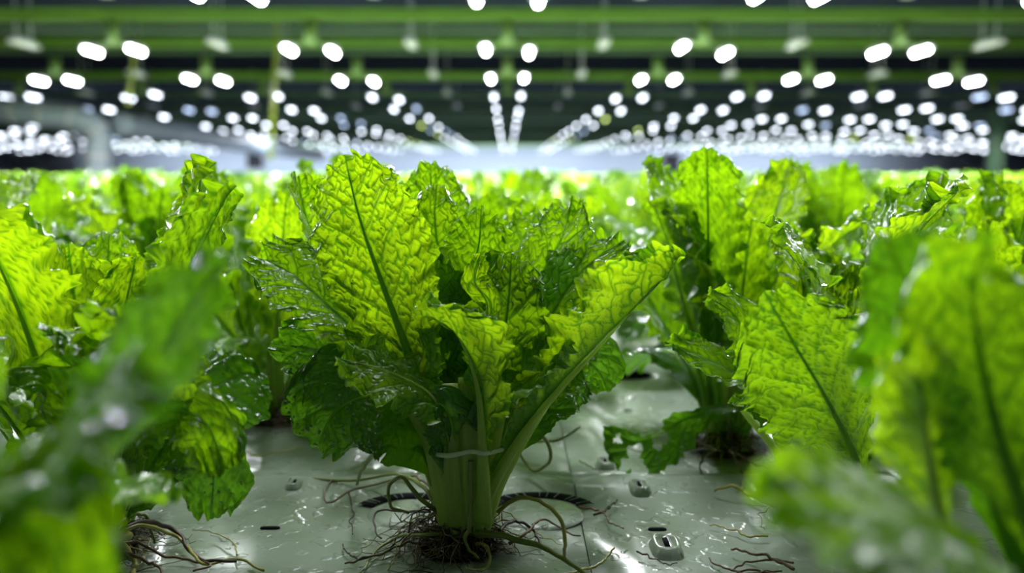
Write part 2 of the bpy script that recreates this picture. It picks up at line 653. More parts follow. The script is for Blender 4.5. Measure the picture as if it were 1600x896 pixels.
hero_leaves = [
    # 0 the tall backlit one
    dict(sp=[(712, 812, .752), (692, 690, .745), (648, 575, .738), (602, 455, .735), (563, 345, .742), (538, 243, .758)], n=[BK, BK, (.12, 1, .3)], W=.045,
         prof=[(0, .13), (.2, .10), (.34, .2), (.44, .45), (.56, .82), (.72, 1.0), (.86, 1.0), (.95, .92), (1, .8)], cup=3, ruf=.006, mat='leaf_light', rib=.0075, ribmat='rib', half=(1, 1), pucker=.0016, cren=.08),
    # 1 glossy leaf reaching left
    dict(sp=[(700, 800, .755), (655, 660, .75), (590, 560, .75), (515, 480, .755), (450, 425, .765), (392, 398, .775)], n=[(.3, -.2, 1), (.25, -.75, .75), (.2, -.8, .7)], W=.036,
         prof=PROF_LONG, cup=2, ruf=.006, mat='leaf', rib=.0045, pucker=.0016, fold=.12),
    # 2 narrow folded leaf behind it
    dict(sp=[(705, 790, .775), (650, 600, .80), (560, 470, .81), (490, 370, .815), (462, 272, .82)], n=[(1, -.3, .4), (.9, -.7, .2)], W=.03, fold=.5, ruf=.006, mat='leaf', rib=.004),
    # 3 dark left leaf
    dict(sp=[(695, 790, .76), (655, 670, .76), (580, 590, .765), (500, 548, .77), (425, 538, .775)], n=[(.2, -.5, 1), (.1, -.9, .5)], W=.036, prof=PROF_LONG, cup=2, ruf=.005, mat='leaf_dark', rib=.004),
    # 4 dark drooping wet leaf
    dict(sp=[(697, 790, .745), (668, 690, .735), (620, 630, .728), (560, 622, .72), (515, 655, .716), (495, 704, .718)], n=[(.1, -.5, 1), (.1, -.7, .9), (-.15, -1, .35)], W=.054,
         prof=PROF_WIDE, cup=1, ruf=.004, cren=.12, mat='leaf_dark', rib=.004, pucker=.0012),
    # 5 light ruffled shelf leaf in front
    dict(sp=[(712, 800, .73), (703, 700, .715), (680, 625, .70), (630, 590, .695), (580, 572, .692), (528, 560, .692)], n=[(.2, -.3, 1), (.1, -.55, .9), (.05, -.6, .9)], W=.030,
         prof=PROF_LONG, cup=-16, ruf=.010, mat='leaf_light', rib=.003),
    # 6 small dark round leaf below it
    dict(sp=[(716, 790, .725), (712, 700, .715), (700, 645, .705), (680, 630, .70), (660, 640, .70)], n=[(.1, -.5, 1), (0, -1, .4)], W=.021, prof=PROF_WIDE, mat='leaf_dark', rib=.003, ruf=.003),
    # 7 centre front leaf, folded top
    dict(sp=[(757, 812, .722), (756, 720, .705), (748, 610, .69), (722, 535, .685), (690, 500, .685), (655, 478, .69)], n=[(.5, 1, .2), (.8, .6, .5), (.5, .3, 1)], W=.034,
         prof=PROF_LONG, fold=.35, cup=5, ruf=.007, mat='leaf_light', rib=.0075, flat=.6),
    # 8 big upright centre leaf
    dict(sp=[(740, 800, .74), (752, 690, .735), (775, 590, .728), (792, 490, .725), (800, 398, .735)], n=[(.1, 1, .2), (.1, 1, .3)], W=.034, mat='leaf', ruf=.009, cup=6, rib=.005, half=(1, .9)),
    # 9 twisted ribbon of a leaf
    dict(sp=[(748, 760, .735), (752, 640, .715), (748, 540, .705), (762, 480, .70), (742, 440, .70), (754, 398, .702)], n=[(1, -.3, 0), (.2, -1, .2), (-1, -.5, 0), (.6, -1, .2)], W=.009,
         prof=[(0, .5), (.4, .5), (.8, 1), (1, .8)], ruf=.004, rib=.003, mat='leaf_light', wave=.006),
    # 10 large right leaf lying on its thick stem
    dict(sp=[(733, 818, .74), (785, 720, .728), (850, 632, .715), (925, 552, .705), (1000, 470, .70), (1068, 398, .705)], n=[(-.75, .15, .75), (-.85, .15, .6), (-.7, -.1, .8)], W=.028,
         prof=[(0, .2), (.25, .16), (.4, .32), (.5, .6), (.7, .9), (.88, .95), (1, .65)], fold=1.35, cup=3, ruf=.010, mat='leaf_light', rib=.0085, ribmat='stem', flat=.7, cren=.07),
    # 11 glossy leaf upper right
    dict(sp=[(760, 800, .765), (790, 640, .765), (850, 520, .765), (905, 430, .775), (972, 372, .795)], n=[(-.3, -.4, 1), (-.35, -.75, .7), (-.1, -.7, .8)], W=.033, mat='leaf', ruf=.007, rib=.004, pucker=.0016),
    # 12 upright leaf upper right
    dict(sp=[(755, 790, .79), (790, 600, .80), (838, 450, .80), (880, 375, .80), (900, 312, .81)], n=[(-.3, -.9, .4), (-.5, -.8, .4)], W=.034, mat='leaf', ruf=.008, rib=.004, cup=3),
    # 13 upright leaf right of the tall one
    dict(sp=[(735, 790, .775), (728, 600, .785), (730, 450, .785), (748, 385, .785), (752, 325, .79)], n=[(.2, -1, .3), (.3, -1, .3)], W=.03, mat='leaf', ruf=.008, rib=.004, cup=3),
    # 14 back leaf top
    dict(sp=[(725, 780, .79), (705, 560, .83), (685, 400, .85), (676, 330, .85), (672, 252, .855)], n=[(0, 1, .2), (-.1, 1, .4)], W=.036, mat='leaf', ruf=.008, rib=.0045),
    # 15 back leaf bright
    dict(sp=[(725, 780, .78), (712, 560, .81), (690, 420, .81), (680, 340, .81), (683, 288, .815)], n=[(0, 1, .4), (.1, 1, .3)], W=.022, mat='leaf_light', ruf=.006, rib=.004, fold=.2),
    # 16 lower right dark hanging leaf
    dict(sp=[(745, 800, .765), (790, 680, .78), (850, 600, .79), (905, 565, .80), (935, 580, .81), (950, 612, .81)], n=[(-.3, -.3, 1), (0, -.9, .5), (.2, -1, .2)], W=.034, prof=PROF_WIDE, mat='leaf_dark', rib=.004, ruf=.003, cren=.05),
    # 17 ruffled shelf right of centre
    dict(sp=[(748, 800, .735), (758, 690, .72), (785, 620, .71), (830, 585, .705), (896, 540, .70)], n=[(-.1, -.3, 1), (-.15, -.45, .9)], W=.024, mat='leaf', ruf=.009, rib=.003, cup=10, prof=PROF_LONG),
    # inner fillers
    dict(sp=[(738, 790, .77), (745, 600, .775), (770, 470, .77), (812, 400, .77)], n=[(-.1, -1, .3), (-.3, -1, .3)], W=.036, mat='leaf', ruf=.007, rib=.004),
    dict(sp=[(725, 790, .765), (705, 620, .77), (680, 500, .77), (680, 400, .775)], n=[(.2, -1, .3), (.1, -1, .2)], W=.036, mat='leaf', ruf=.007, rib=.004),
    dict(sp=[(755, 790, .775), (810, 640, .785), (870, 540, .79), (905, 470, .795)], n=[(-.4, -1, .6), (-.3, -.9, .5)], W=.038, mat='leaf', ruf=.007, rib=.004),
    dict(sp=[(715, 790, .765), (670, 640, .775), (600, 520, .785), (560, 440, .79)], n=[(.4, -1, .6), (.3, -.9, .4)], W=.038, mat='leaf_dark', ruf=.006, rib=.004),
    dict(sp=[(735, 790, .80), (760, 560, .86), (800, 420, .88), (838, 330, .90)], n=[(-.2, -.8, .4), (-.2, -.5, .8)], W=.036, mat='leaf', ruf=.009, rib=.004),
    dict(sp=[(745, 790, .80), (800, 600, .87), (900, 470, .91), (1000, 400, .93)], n=[(-.4, -.7, .8), (-.2, -.5, .9)], W=.036, mat='leaf', ruf=.009, rib=.004),
    dict(sp=[(700, 790, .79), (640, 620, .86), (540, 500, .90), (430, 450, .92)], n=[(.4, -.7, .8), (.2, -.5, .9)], W=.036, mat='leaf_dark', ruf=.007, rib=.004),
    # small narrow curl right of the tall leaf's stem
    dict(sp=[(700, 760, .73), (680, 660, .725), (664, 600, .72), (668, 555, .718), (655, 515, .718)], n=[(.6, -1, .1), (.9, -.6, .1)], W=.010, mat='leaf', ruf=.004, rib=.002, fold=.4,
         prof=[(0, .3), (.4, .4), (.7, 1), (1, .7)]),
]
hero, hero_out = custom_plant(HB, 'large sharp lettuce plant in the centre with banded pale stems over bare white tray', hero_leaves)


def petioles(parent, base, specs, name='stem'):
    for sp, r in specs:
        pts = spline(np.array([P(*p) for p in sp]) - base, 24)
        t = np.linspace(0, 1, 24)
        m = MB()
        up = np.repeat(np.array([[0, -1.0, .1]]), 24, 0)
        m.tube(pts, r * (1.12 - .35 * t), seg=18, flat=.72, up=up, ridges=9)
        m.build(name, M['stem'], parent)


petioles(hero, HB, [
    ([(722, 832, .736), (712, 760, .722), (703, 665, .718), (700, 600, .725)], .0088),
    ([(705, 830, .740), (690, 760, .727), (672, 690, .72), (640, 630, .715)], .0070),
    ([(738, 830, .735), (736, 760, .719), (731, 665, .716), (728, 590, .725)], .0075),
    ([(697, 826, .752), (676, 750, .745), (655, 690, .742), (615, 610, .745)], .0045),
    ([(752, 828, .744), (775, 760, .74), (812, 690, .735), (850, 630, .73)], .006),
    ([(752, 826, .752), (762, 740, .75), (778, 660, .75), (800, 580, .755)], .0055),
    ([(745, 826, .756), (748, 740, .76), (752, 660, .765), (756, 580, .77)], .0065),
    ([(760, 822, .765), (782, 740, .77), (800, 660, .775), (830, 600, .785)], .0045),
    ([(716, 826, .762), (712, 740, .768), (706, 660, .77), (695, 560, .775)], .0065),
])
# plastic tie round the stalks
bp = spline([P(668, 706, .725) - HB, P(685, 711, .7125) - HB, P(708, 712, .7075) - HB, P(735, 706, .7065) - HB, P(755, 709, .6975) - HB, P(772, 706, .709) - HB, P(790, 700, .74) - HB,
             P(750, 697, .785) - HB, P(700, 700, .785) - HB, P(660, 706, .755) - HB, P(668, 706, .725) - HB], 90)
m = MB()
m.tube(bp, .0019, seg=8, flat=.35, up=np.stack([bp[:, 0] * 1.0, bp[:, 1] + .0, bp[:, 2] * 0], 1) + 1e-4)
m.build('tie_band', M['band'], hero)


def droplets(o, X, n, seed, rmax=.0013, lo=.5):
    r = np.random.default_rng(seed)
    m = MB()
    a, b = X.shape[:2]
    for _ in range(n):
        i = int(r.uniform(lo, .97) * a)
        j = int(r.uniform(.04, .96) * b)
        c = X[min(i, a - 1), min(j, b - 1)]
        m.ball(c, r.uniform(.25, 1) ** 2.5 * rmax + .0002, seg=8, sq=.8)
    w = m.build('water_drops', M['water'], o)
    w['kind'] = 'stuff'


droplets(hero_out[4][0], hero_out[4][2], 420, 1, .0012)
droplets(hero_out[3][0], hero_out[3][2], 120, 2, .0010)
droplets(hero_out[0][0], hero_out[0][2], 60, 3, .0007)
droplets(hero_out[8][0], hero_out[8][2], 60, 5, .0007)


# ------------------------------------------------------------------ roots
def root_tube(parent, pts, r0, r1, mat, name='root', jitter=.0, seed=0, seg=8):
    r = np.random.default_rng(seed)
    c = spline(pts, 46)
    if jitter:
        t = np.linspace(0, 1, 46)
        for k in range(3):
            c[:, k] += jitter * wob(t * 10, r, 1.7, 4) * np.clip(t * 4, 0, 1)
    c[:, 2] = np.maximum(c[:, 2], .0012 + r1)
    m = MB()
    m.tube(c, np.linspace(r0, r1, 46), seg=seg)
    return m.build(name, M[mat], parent)


def tangle(parent, seed, n=70, R=.075, dark=.4, name='root_tangle', up=.03, thin=1.0):
    """the uncountable mat of fine roots round a stem foot, on the tray"""
    r = np.random.default_rng(seed)
    m = MB()
    for k in range(n):
        a = r.uniform(0, 2 * PI)
        rr = R * r.uniform(.3, 1) ** 1.3
        z0 = r.uniform(.002, up)
        p = [np.array((math.cos(a + 2) * .008, math.sin(a + 2) * .008, z0))]
        b = a
        for j in range(1, 5):
            b += r.normal(0, .35)
            rad = .012 + rr * j / 4
            z = max(.0015, z0 * (1 - j / 3) + r.uniform(0, .012) * (j < 3))
            p.append(np.array((math.cos(b) * rad, math.sin(b) * rad, z)))
        c = spline(p, 26)
        t = np.linspace(0, 1, 26)
        c[:, 0] += .003 * wob(t * 12, r, 1.5)
        c[:, 1] += .003 * wob(t * 12, r, 1.5)
        c[:, 2] = np.maximum(c[:, 2] + .002 * wob(t * 12, r, 1.5), .0010)
        r0 = r.uniform(.0004, .0011) * thin
        m.tube(c, np.linspace(r0, .00025, 26), seg=5, mi=int(r.random() < dark) if r.random() > .15 else 2)
        if r.random() < .8:  # a side rootlet
            i = r.integers(6, 20)
            d = np.array((r.normal(), r.normal(), 0))
            d /= np.linalg.norm(d)
            q = c[i] + d * np.linspace(0, r.uniform(.008, .02), 8)[:, None]
            q[:, 2] = np.maximum(q[:, 2] * np.linspace(1, .2, 8), .0009)
            q[:, 0] += .0015 * wob(np.linspace(0, 6, 8), r, 1.5)
            m.tube(q, np.linspace(r0 * .7, .0002, 8), seg=4, mi=1)
    # short matted fibres hugging the foot
    for k in range(int(n * 1.6)):
        a = r.uniform(0, 2 * PI)
        p = np.array((math.cos(a), math.sin(a), 0)) * r.uniform(.006, .022) + np.array((0, 0, r.uniform(-.01, up)))
        q = p + np.cumsum(r.normal(0, .0035, (7, 3)), 0) + np.array((math.cos(a), math.sin(a), -.5)) * np.linspace(0, .012, 7)[:, None]
        m.tube(spline(q, 16), r.uniform(.0003, .0007) * thin, seg=4, mi=int(r.random() < .6))
    o = m.build(name, [M['root'], M['root_dark'], M['root_yellow']], parent)
    o['kind'] = 'stuff'
    return o


def hp(*pts):
    return [np.maximum(P(*p), (-9, 0, .002)) - HB for p in pts]


tangle(hero, 3, 85, .075, .45)
hero_roots = [
    (hp((676, 758, .742), (656, 706, .735), (624, 688, .735), (588, 706, .75), (566, 734, .79), (557, 757, .86)), .0024, .0012, 'root_green'),
    (hp((778, 800, .735), (803, 782, .72), (840, 781, .70), (870, 806, .685), (883, 838, .68), (881, 872, .70)), .0017, .0013, 'root_yellow'),
    ([*hp((735, 833, .735), (770, 836, .715), (829, 849, .705), (878, 872, .69)), G(914, 897, .004) - HB, G(930, 915, .003) - HB], .0030, .0014, 'root_green'),
    (hp((770, 745, .76), (800, 700, .80), (825, 663, .84), (851, 686, .86), (860, 714, .88), (849, 731, .90), (829, 734, .91), (806, 700, .92)), .0022, .0014, 'root_green'),
    ([*hp((683, 795, .75), (660, 760, .77)), G(614, 742, .02) - HB, G(543, 752, .006) - HB, G(480, 748, .004) - HB, G(430, 742, .003) - HB, G(370, 770, .002) - HB], .0018, .0009, 'root_green'),
    ([*hp((700, 835, .735), (660, 836, .725)), G(620, 840, .008) - HB, G(594, 856, .004) - HB, G(580, 872, .003) - HB, G(560, 900, .002) - HB], .0015, .0009, 'root_green'),
    (hp((736, 720, .71), (735, 790, .712), (734, 824, .712), (726, 842, .71), (731, 856, .712), (748, 872, .715)), .0022, .001, 'root_green'),
    (hp((690, 805, .75), (655, 778, .735), (628, 746, .74), (607, 764, .75), (612, 792, .755), (640, 802, .755)), .0020, .0012, 'root_green'),
    ([*hp((795, 850, .74)), G(820, 835, .012) - HB, G(846, 812, .012) - HB, G(870, 822, .006) - HB, G(893, 836, .003) - HB, G(908, 838, .002) - HB], .0014, .0006, 'root'),
    ([*hp((780, 830, .73)), G(800, 815, .02) - HB, G(828, 824, .012) - HB, G(845, 850, .004) - HB, G(855, 862, .003) - HB], .0016, .0008, 'root_dark'),
    ([*hp((700, 845, .73)), G(640, 850, .010) - HB, G(600, 862, .006) - HB, G(578, 872, .004) - HB, G(537, 880, .002) - HB], .0012, .0007, 'root'),
    ([G(585, 868, .004) - HB, G(560, 874, .003) - HB, G(540, 861, .002) - HB, G(535, 850, .002) - HB], .0009, .0005, 'root_dark'),
    ([*hp((745, 850, .73)), G(758, 852, .02) - HB, G(765, 866, .010) - HB, G(762, 885, .004) - HB, G(748, 893, .003) - HB, G(728, 886, .003) - HB], .0015, .0008, 'root_yellow'),
    ([*hp((672, 760, .78)), G(640, 745, .01) - HB, G(560, 765, .004) - HB, G(512, 785, .003) - HB, G(508, 765, .004) - HB, G(520, 752, .004) - HB], .0012, .0008, 'root'),
    ([*hp((765, 700, .80), (800, 690, .88)), G(850, 690, .03) - HB, G(880, 685, .035) - HB, G(906, 668, .045) - HB], .0017, .0012, 'root_green'),
    ([G(873, 900, .003) - HB, G(905, 893, .004) - HB, G(940, 880, .005) - HB, G(958, 858, .008) - HB], .0012, .0008, 'root_yellow'),
    ([*hp((672, 800, .76)), G(640, 800, .02) - HB, G(590, 800, .012) - HB, G(586, 830, .004) - HB, G(596, 842, .003) - HB], .0011, .0007, 'root_dark'),
]
for k, (pt, a, b, mt) in enumerate(hero_roots):
    root_tube(hero, pt, a, b, mt, jitter=.0008 if 'root' != mt else .0015, seed=k)


# ------------------------------------------------------------------ leaf library for the other heads (x outwards, z up)
def arch(pts):
    sp = np.array([(x, 0, z) for x, z in pts], float)
    C = spline(sp, 30)
    T = np.gradient(C, axis=0)
    T /= np.linalg.norm(T, axis=1)[:, None]
    return sp, np.stack([-T[:, 2], 0 * T[:, 0], T[:, 0]], 1)


SHAPES = {
    'inner': ([(.004, .01), (.010, .09), (.016, .17), (.024, .245)], .027, 'leaf_light'),
    'erect': ([(.010, .01), (.026, .09), (.046, .165), (.074, .235), (.105, .272)], .036, 'leaf_light'),
    'erect2': ([(.010, .01), (.024, .09), (.040, .17), (.060, .24), (.078, .278)], .034, 'leaf'),
    'spread': ([(.012, .01), (.040, .08), (.080, .145), (.128, .19), (.178, .20)], .038, 'leaf'),
    'spread2': ([(.012, .01), (.046, .07), (.092, .12), (.140, .15), (.182, .15)], .038, 'leaf'),
    'droop': ([(.012, .01), (.050, .065), (.098, .095), (.145, .088), (.178, .05)], .040, 'leaf_dark'),
}
EXTRA = {'inner': dict(ruf=.008, fold=.2, cup=3), 'erect': dict(ruf=.011, cup=5, fold=.1), 'erect2': dict(ruf=.011, cup=5), 'spread': dict(ruf=.011, cup=5, fold=.15), 'spread2': dict(ruf=.010, cup=4),
         'droop': dict(ruf=.005, prof=PROF_WIDE)}


def lib_leaf(kind, seed, ns, nv, rib=True):
    pts, W, mat = SHAPES[kind]
    r = np.random.default_rng(seed)
    pts = [(x * r.uniform(.9, 1.1), z * r.uniform(.92, 1.06)) for x, z in pts]
    sp, nn = arch(pts)
    sp[:, 1] += np.linspace(0, 1, len(sp)) ** 2 * r.normal(0, .015)
    X, uv, ve, info = leaf_grid(sp, nn, W * r.uniform(.9, 1.12), seed=seed, ns=ns, nv=nv, **EXTRA[kind])
    return X, uv, ve, info, mat


LIB = {}
for kind, n in (('inner', 2), ('erect', 3), ('erect2', 2), ('spread', 3), ('spread2', 2), ('droop', 2)):
    LIB[kind] = []
    for k in range(n):
        X, uv, ve, info, mat = lib_leaf(kind, 50 + k * 13 + len(kind) * 31, 84, 51)
        m = MB()
        m.grid(X, uv=uv, vein=ve)
        m2 = MB()
        add_rib(m2, info, .0058, ridges=7, seg=12, n=26)
        LIB[kind].append((m.mesh('leaf', M[mat]), m2.mesh('midrib', M['stem' if mat == 'leaf_light' else 'rib'])))

PLAN = ['inner', 'inner', 'inner', 'erect2', 'inner', 'erect', 'erect2', 'erect', 'spread', 'erect2', 'spread', 'erect', 'spread2', 'spread', 'erect2', 'spread2', 'droop', 'spread', 'droop', 'spread2']


def head(base, seed, scale=1.0, label=None, skip=None, roots=True, group=None, plan=PLAN, hts=1.0):
    r = np.random.default_rng(seed)
    root = empty('lettuce_plant', tuple(base))
    tag(root, label, 'lettuce', group)
    a0 = r.uniform(0, 6.28)
    for i, kind in enumerate(plan):
        a = (a0 + i * 2.39996 + r.normal(0, .15)) % (2 * PI)
        if skip and skip(a, kind):
            continue
        lm, rm = LIB[kind][r.integers(len(LIB[kind]))]
        o = link('leaf', lm, root)
        o.rotation_euler = (r.normal(0, .10), r.normal(0, .09), a)
        s = scale * r.uniform(.88, 1.1)
        o.scale = (s * r.uniform(.85, 1.1), s , s * hts)
        link('midrib', rm, o)
    if roots:
        tangle(root, seed, 26, .07, .5, up=.022)
    return root


# ---- neighbours placed as in the photograph
R1Y = HB[1]
near = []


def nb(px, py, seed, label, **kw):
    b = G(px, py)
    near.append(b)
    return head(b, seed, label=label, **kw)




nb(430, 655, 11, 'lettuce plant standing just behind the left side of the central plant')
nb(1132, 702, 12, 'lettuce plant with a torn dark leaf behind and right of the central plant', skip=lambda a, k: k in ('droop', 'spread2', 'spread') and 2.2 < a < 5.2)
lf = nb(150, 862, 14, 'blurred lettuce plant at the left with dark roots trailing over the tray', skip=lambda a, k: k in ('droop', 'spread2') and (a < 1.0 or a > 5.0), scale=.97)
rt = nb(1285, 800, 15, 'lettuce plant right of the central one with a large pale backlit leaf', skip=lambda a, k: 2.3 < a < 5.4 and k != 'inner', scale=.95)
lf2 = head((-.31, .34, 0), 17, label='very blurred lettuce plant at the left edge, closest on that side', scale=1.03, roots=False)
rt2 = head((.325, .40, 0), 18, label='very blurred lettuce plant at the right edge, closest on that side', scale=.98, roots=False)
near += [np.array((-.31, .34, 0)), np.array((.325, .40, 0)), HB]


def add_custom(root, leaves, yk=1.0):
    base = np.array(root.location)
    for k, d in enumerate(leaves):
        d = dict(d)
        sp = np.array([P(p[0], p[1], p[2] * yk) for p in d.pop('sp')]) - base
        n = d.pop('n')
        W = d.pop('W') * yk
        d.setdefault('seed', 900 + k * 7 + int(abs(base[0]) * 1000))
        d.setdefault('ns', 120)
        d.setdefault('nv', 75)
        res = make_leaf(root, sp, n, W, **d)
        if root is lf and d['mat'] == 'leaf_dark':
            droplets(res[0], res[2], 120, 60 + k, .0011)


# right neighbour
add_custom(rt, [
    dict(sp=[(1300, 800, .80), (1340, 740, .74), (1300, 640, .69), (1245, 545, .665), (1195, 460, .66)], n=[(-.2, 1, .4), (-.3, 1, .5)], W=.052, mat='leaf', ruf=.006, rib=.005, cup=3),
    dict(sp=[(1290, 790, .80), (1230, 680, .78), (1170, 600, .76), (1100, 560, .75), (1042, 535, .75)], n=[(-.1, -.4, 1), (0, -.5, .9)], W=.022, mat='leaf', ruf=.005, rib=.003, prof=PROF_LONG),
    dict(sp=[(1290, 790, .79), (1240, 700, .78), (1190, 650, .77), (1140, 628, .765)], n=[(-.1, -.2, 1), (0, -.3, 1)], W=.018, mat='leaf', ruf=.004, rib=.003),
    dict(sp=[(1275, 790, .80), (1225, 700, .80), (1190, 600, .79), (1150, 500, .78), (1105, 462, .775)], n=[(.3, -.9, .5), (.1, -.7, .7)], W=.026, mat='leaf', ruf=.007, rib=.004),
    dict(sp=[(1290, 780, .82), (1290, 600, .80), (1270, 470, .78), (1240, 400, .76), (1200, 350, .75)], n=[(-.2, -.8, .5), (.2, -.4, 1)], W=.042, mat='leaf', ruf=.008, rib=.004),
])
petioles(rt, np.array(rt.location), [
    ([(1262, 798, .80), (1245, 730, .80), (1215, 650, .80)], .005),
    ([(1275, 798, .80), (1275, 730, .795), (1262, 650, .79)], .006),
    ([(1290, 798, .80), (1300, 730, .79), (1298, 650, .78)], .008),
    ([(1255, 795, .81), (1215, 710, .82), (1160, 640, .83)], .0035),
    ([(1305, 798, .81), (1330, 730, .80), (1345, 650, .79)], .006),
])
# right, closest to the lens
add_custom(rt2, [
    dict(sp=[(1640, 1000, .42), (1560, 900, .37), (1450, 830, .34), (1320, 800, .32), (1185, 770, .31)], n=[(0, -.3, 1), (0, -.5, .9)], W=.030, mat='leaf', ruf=.005, rib=.003),
    dict(sp=[(1560, 1000, .47), (1480, 850, .46), (1450, 700, .44), (1435, 600, .43), (1400, 560, .42)], n=[(-.1, 1, .2), (0, .5, 1)], W=.024, mat='leaf_light', ruf=.006, rib=.006, fold=.4),
    dict(sp=[(1640, 1000, .50), (1560, 800, .50), (1480, 600, .50), (1420, 450, .50), (1380, 370, .50)], n=[(-.5, -.8, .4), (-.3, -.5, .8)], W=.042, mat='leaf_dark', ruf=.007, rib=.005),
    dict(sp=[(1700, 1000, .44), (1600, 800, .44), (1540, 600, .44), (1520, 450, .44), (1540, 370, .44)], n=[(-.2, 1, .4), (-.1, .6, 1)], W=.040, mat='leaf', ruf=.007, rib=.006),
], .85)
# left neighbour with the dark trailing roots
add_custom(lf, [
    dict(sp=[(170, 850, .72), (170, 740, .68), (200, 660, .64), (260, 640, .62), (320, 660, .61), (352, 740, .61)], n=[(-.1, -.3, 1), (0, -.6, .8), (.4, -1, .2)], W=.026, mat='leaf', ruf=.008, rib=.003, prof=PROF_WIDE),
    dict(sp=[(180, 850, .74), (230, 740, .70), (280, 680, .68), (330, 720, .67), (330, 810, .67)], n=[(-.1, -.3, 1), (0, -.8, .6), (.3, -1, .1)], W=.032, mat='leaf_dark', ruf=.005, rib=.003, prof=PROF_WIDE),
    dict(sp=[(190, 850, .76), (235, 710, .82), (290, 630, .85), (355, 618, .85), (418, 650, .85)], n=[(-.1, -.4, 1), (0, -.9, .6)], W=.042, mat='leaf_dark', ruf=.004, rib=.003, prof=PROF_WIDE),
    dict(sp=[(160, 850, .74), (150, 740, .70), (120, 650, .66), (60, 600, .64), (20, 610, .63)], n=[(.1, -.3, 1), (0, -.6, .8)], W=.034, mat='leaf', ruf=.007, rib=.003, prof=PROF_WIDE),
    dict(sp=[(165, 850, .72), (190, 700, .66), (230, 600, .62), (260, 540, .61), (300, 500, .61)], n=[(.2, .9, .4), (.2, .8, .6)], W=.032, mat='leaf_light', ruf=.006, rib=.004),
])
# left, closest to the lens
add_custom(lf2, [
    dict(sp=[(-100, 950, .42), (100, 800, .44), (200, 640, .45), (280, 500, .455), (350, 400, .46)], n=[(-.3, .6, .8), (-.3, .4, 1)], W=.034, mat='leaf_dark', ruf=.007, rib=.005),
    dict(sp=[(-150, 950, .38), (0, 800, .36), (90, 700, .34), (180, 620, .33), (260, 640, .33)], n=[(-.2, -.3, 1), (0, -.5, .9)], W=.032, mat='leaf_dark', ruf=.006, rib=.004),
    dict(sp=[(-160, 960, .42), (-60, 850, .38), (20, 820, .36), (90, 850, .35), (110, 930, .35)], n=[(-.2, -.3, 1), (0, -.5, .9), (.2, -1, .3)], W=.03, mat='leaf', ruf=.006, rib=.004, prof=PROF_WIDE),
    dict(sp=[(-160, 1000, .46), (-100, 900, .44), (-40, 860, .42), (20, 900, .42)], n=[(-.2, -.3, 1), (0, -.7, .7)], W=.04, mat='leaf_dark', ruf=.006, rib=.004, prof=PROF_WIDE),
    dict(sp=[(-200, 950, .40), (-80, 800, .38), (0, 760, .36), (100, 740, .35), (180, 760, .35)], n=[(-.2, -.3, 1), (0, -.5, .9)], W=.03, mat='leaf', ruf=.006, rib=.004),
], .8)


def world_roots(owner, items):
    b = np.array(owner.location)
    for k, (pts, r0, r1, mt) in enumerate(items):
        root_tube(owner, [np.array(q) - b for q in pts], r0, r1, mt, jitter=.0012, seed=77 + k)


world_roots(lf, [
    ([G(150, 862, .03), G(200, 838, .03), G(190, 845, .02), G(210, 880, .005), G(208, 900, .004)], .0028, .0018, 'root_yellow'),
    ([G(165, 845, .03), G(225, 815, .03), G(270, 830, .012), G(300, 862, .004), G(320, 878, .003), G(370, 876, .003)], .0022, .0012, 'root_dark'),
    ([G(160, 845, .03), G(225, 822, .03), G(280, 842, .008), G(315, 880, .003), G(370, 874, .003), G(410, 893, .002)], .0016, .0010, 'root_yellow'),
    ([G(160, 850, .02), G(220, 850, .012), G(260, 870, .004), G(330, 882, .003), G(300, 894, .002)], .0013, .0008, 'root'),
    ([G(155, 850, .03), G(195, 812, .035), G(228, 806, .03), G(235, 825, .02), G(240, 850, .006)], .0018, .0010, 'root_green'),
    ([G(180, 858, .02), G(225, 875, .008), G(250, 890, .004), G(262, 905, .003)], .0014, .0009, 'root'),
])
tangle(lf, 91, 50, .07, .7, up=.03)
rb = world_roots(rt2, [
    ([G(1240, 905, .004), G(1190, 893, .004), G(1150, 892, .003), G(1122, 885, .002), G(1108, 872, .002)], .0011, .0006, 'root'),
    ([G(1240, 890, .01), G(1200, 870, .008), G(1160, 862, .006), G(1142, 858, .004)], .0014, .0008, 'root'),
    ([G(1240, 880, .01), G(1190, 875, .006), G(1145, 890, .003), G(1170, 897, .003), G(1220, 892, .004)], .0009, .0006, 'root'),
])
world_roots(rt, [
    ([G(1210, 790, .012), G(1170, 772, .008), G(1140, 760, .012), G(1116, 768, .004)], .0024, .0012, 'root_yellow'),
    ([G(1200, 838, .003), G(1170, 838, .003), G(1145, 828, .003), G(1108, 820, .002)], .0010, .0006, 'root_yellow'),
])
rbk = [o for o in S.objects if o.get('label', '').startswith('lettuce plant with a torn')][0]
torn_o, torn_i, torn_X = make_leaf(rbk, np.array([P(1130, 700, 1.03), P(1150, 640, 1.0), P(1080, 650, .97), P(1000, 690, .95), P(945, 668, .945)]) - np.array(rbk.location),
                                   [(0, -.3, 1), (.1, -1, .3), (.1, -1, .1)], .034, mat='leaf_dark', rib=.0022, ruf=.003, seed=5, prof=PROF_LONG, half=(1, .3))
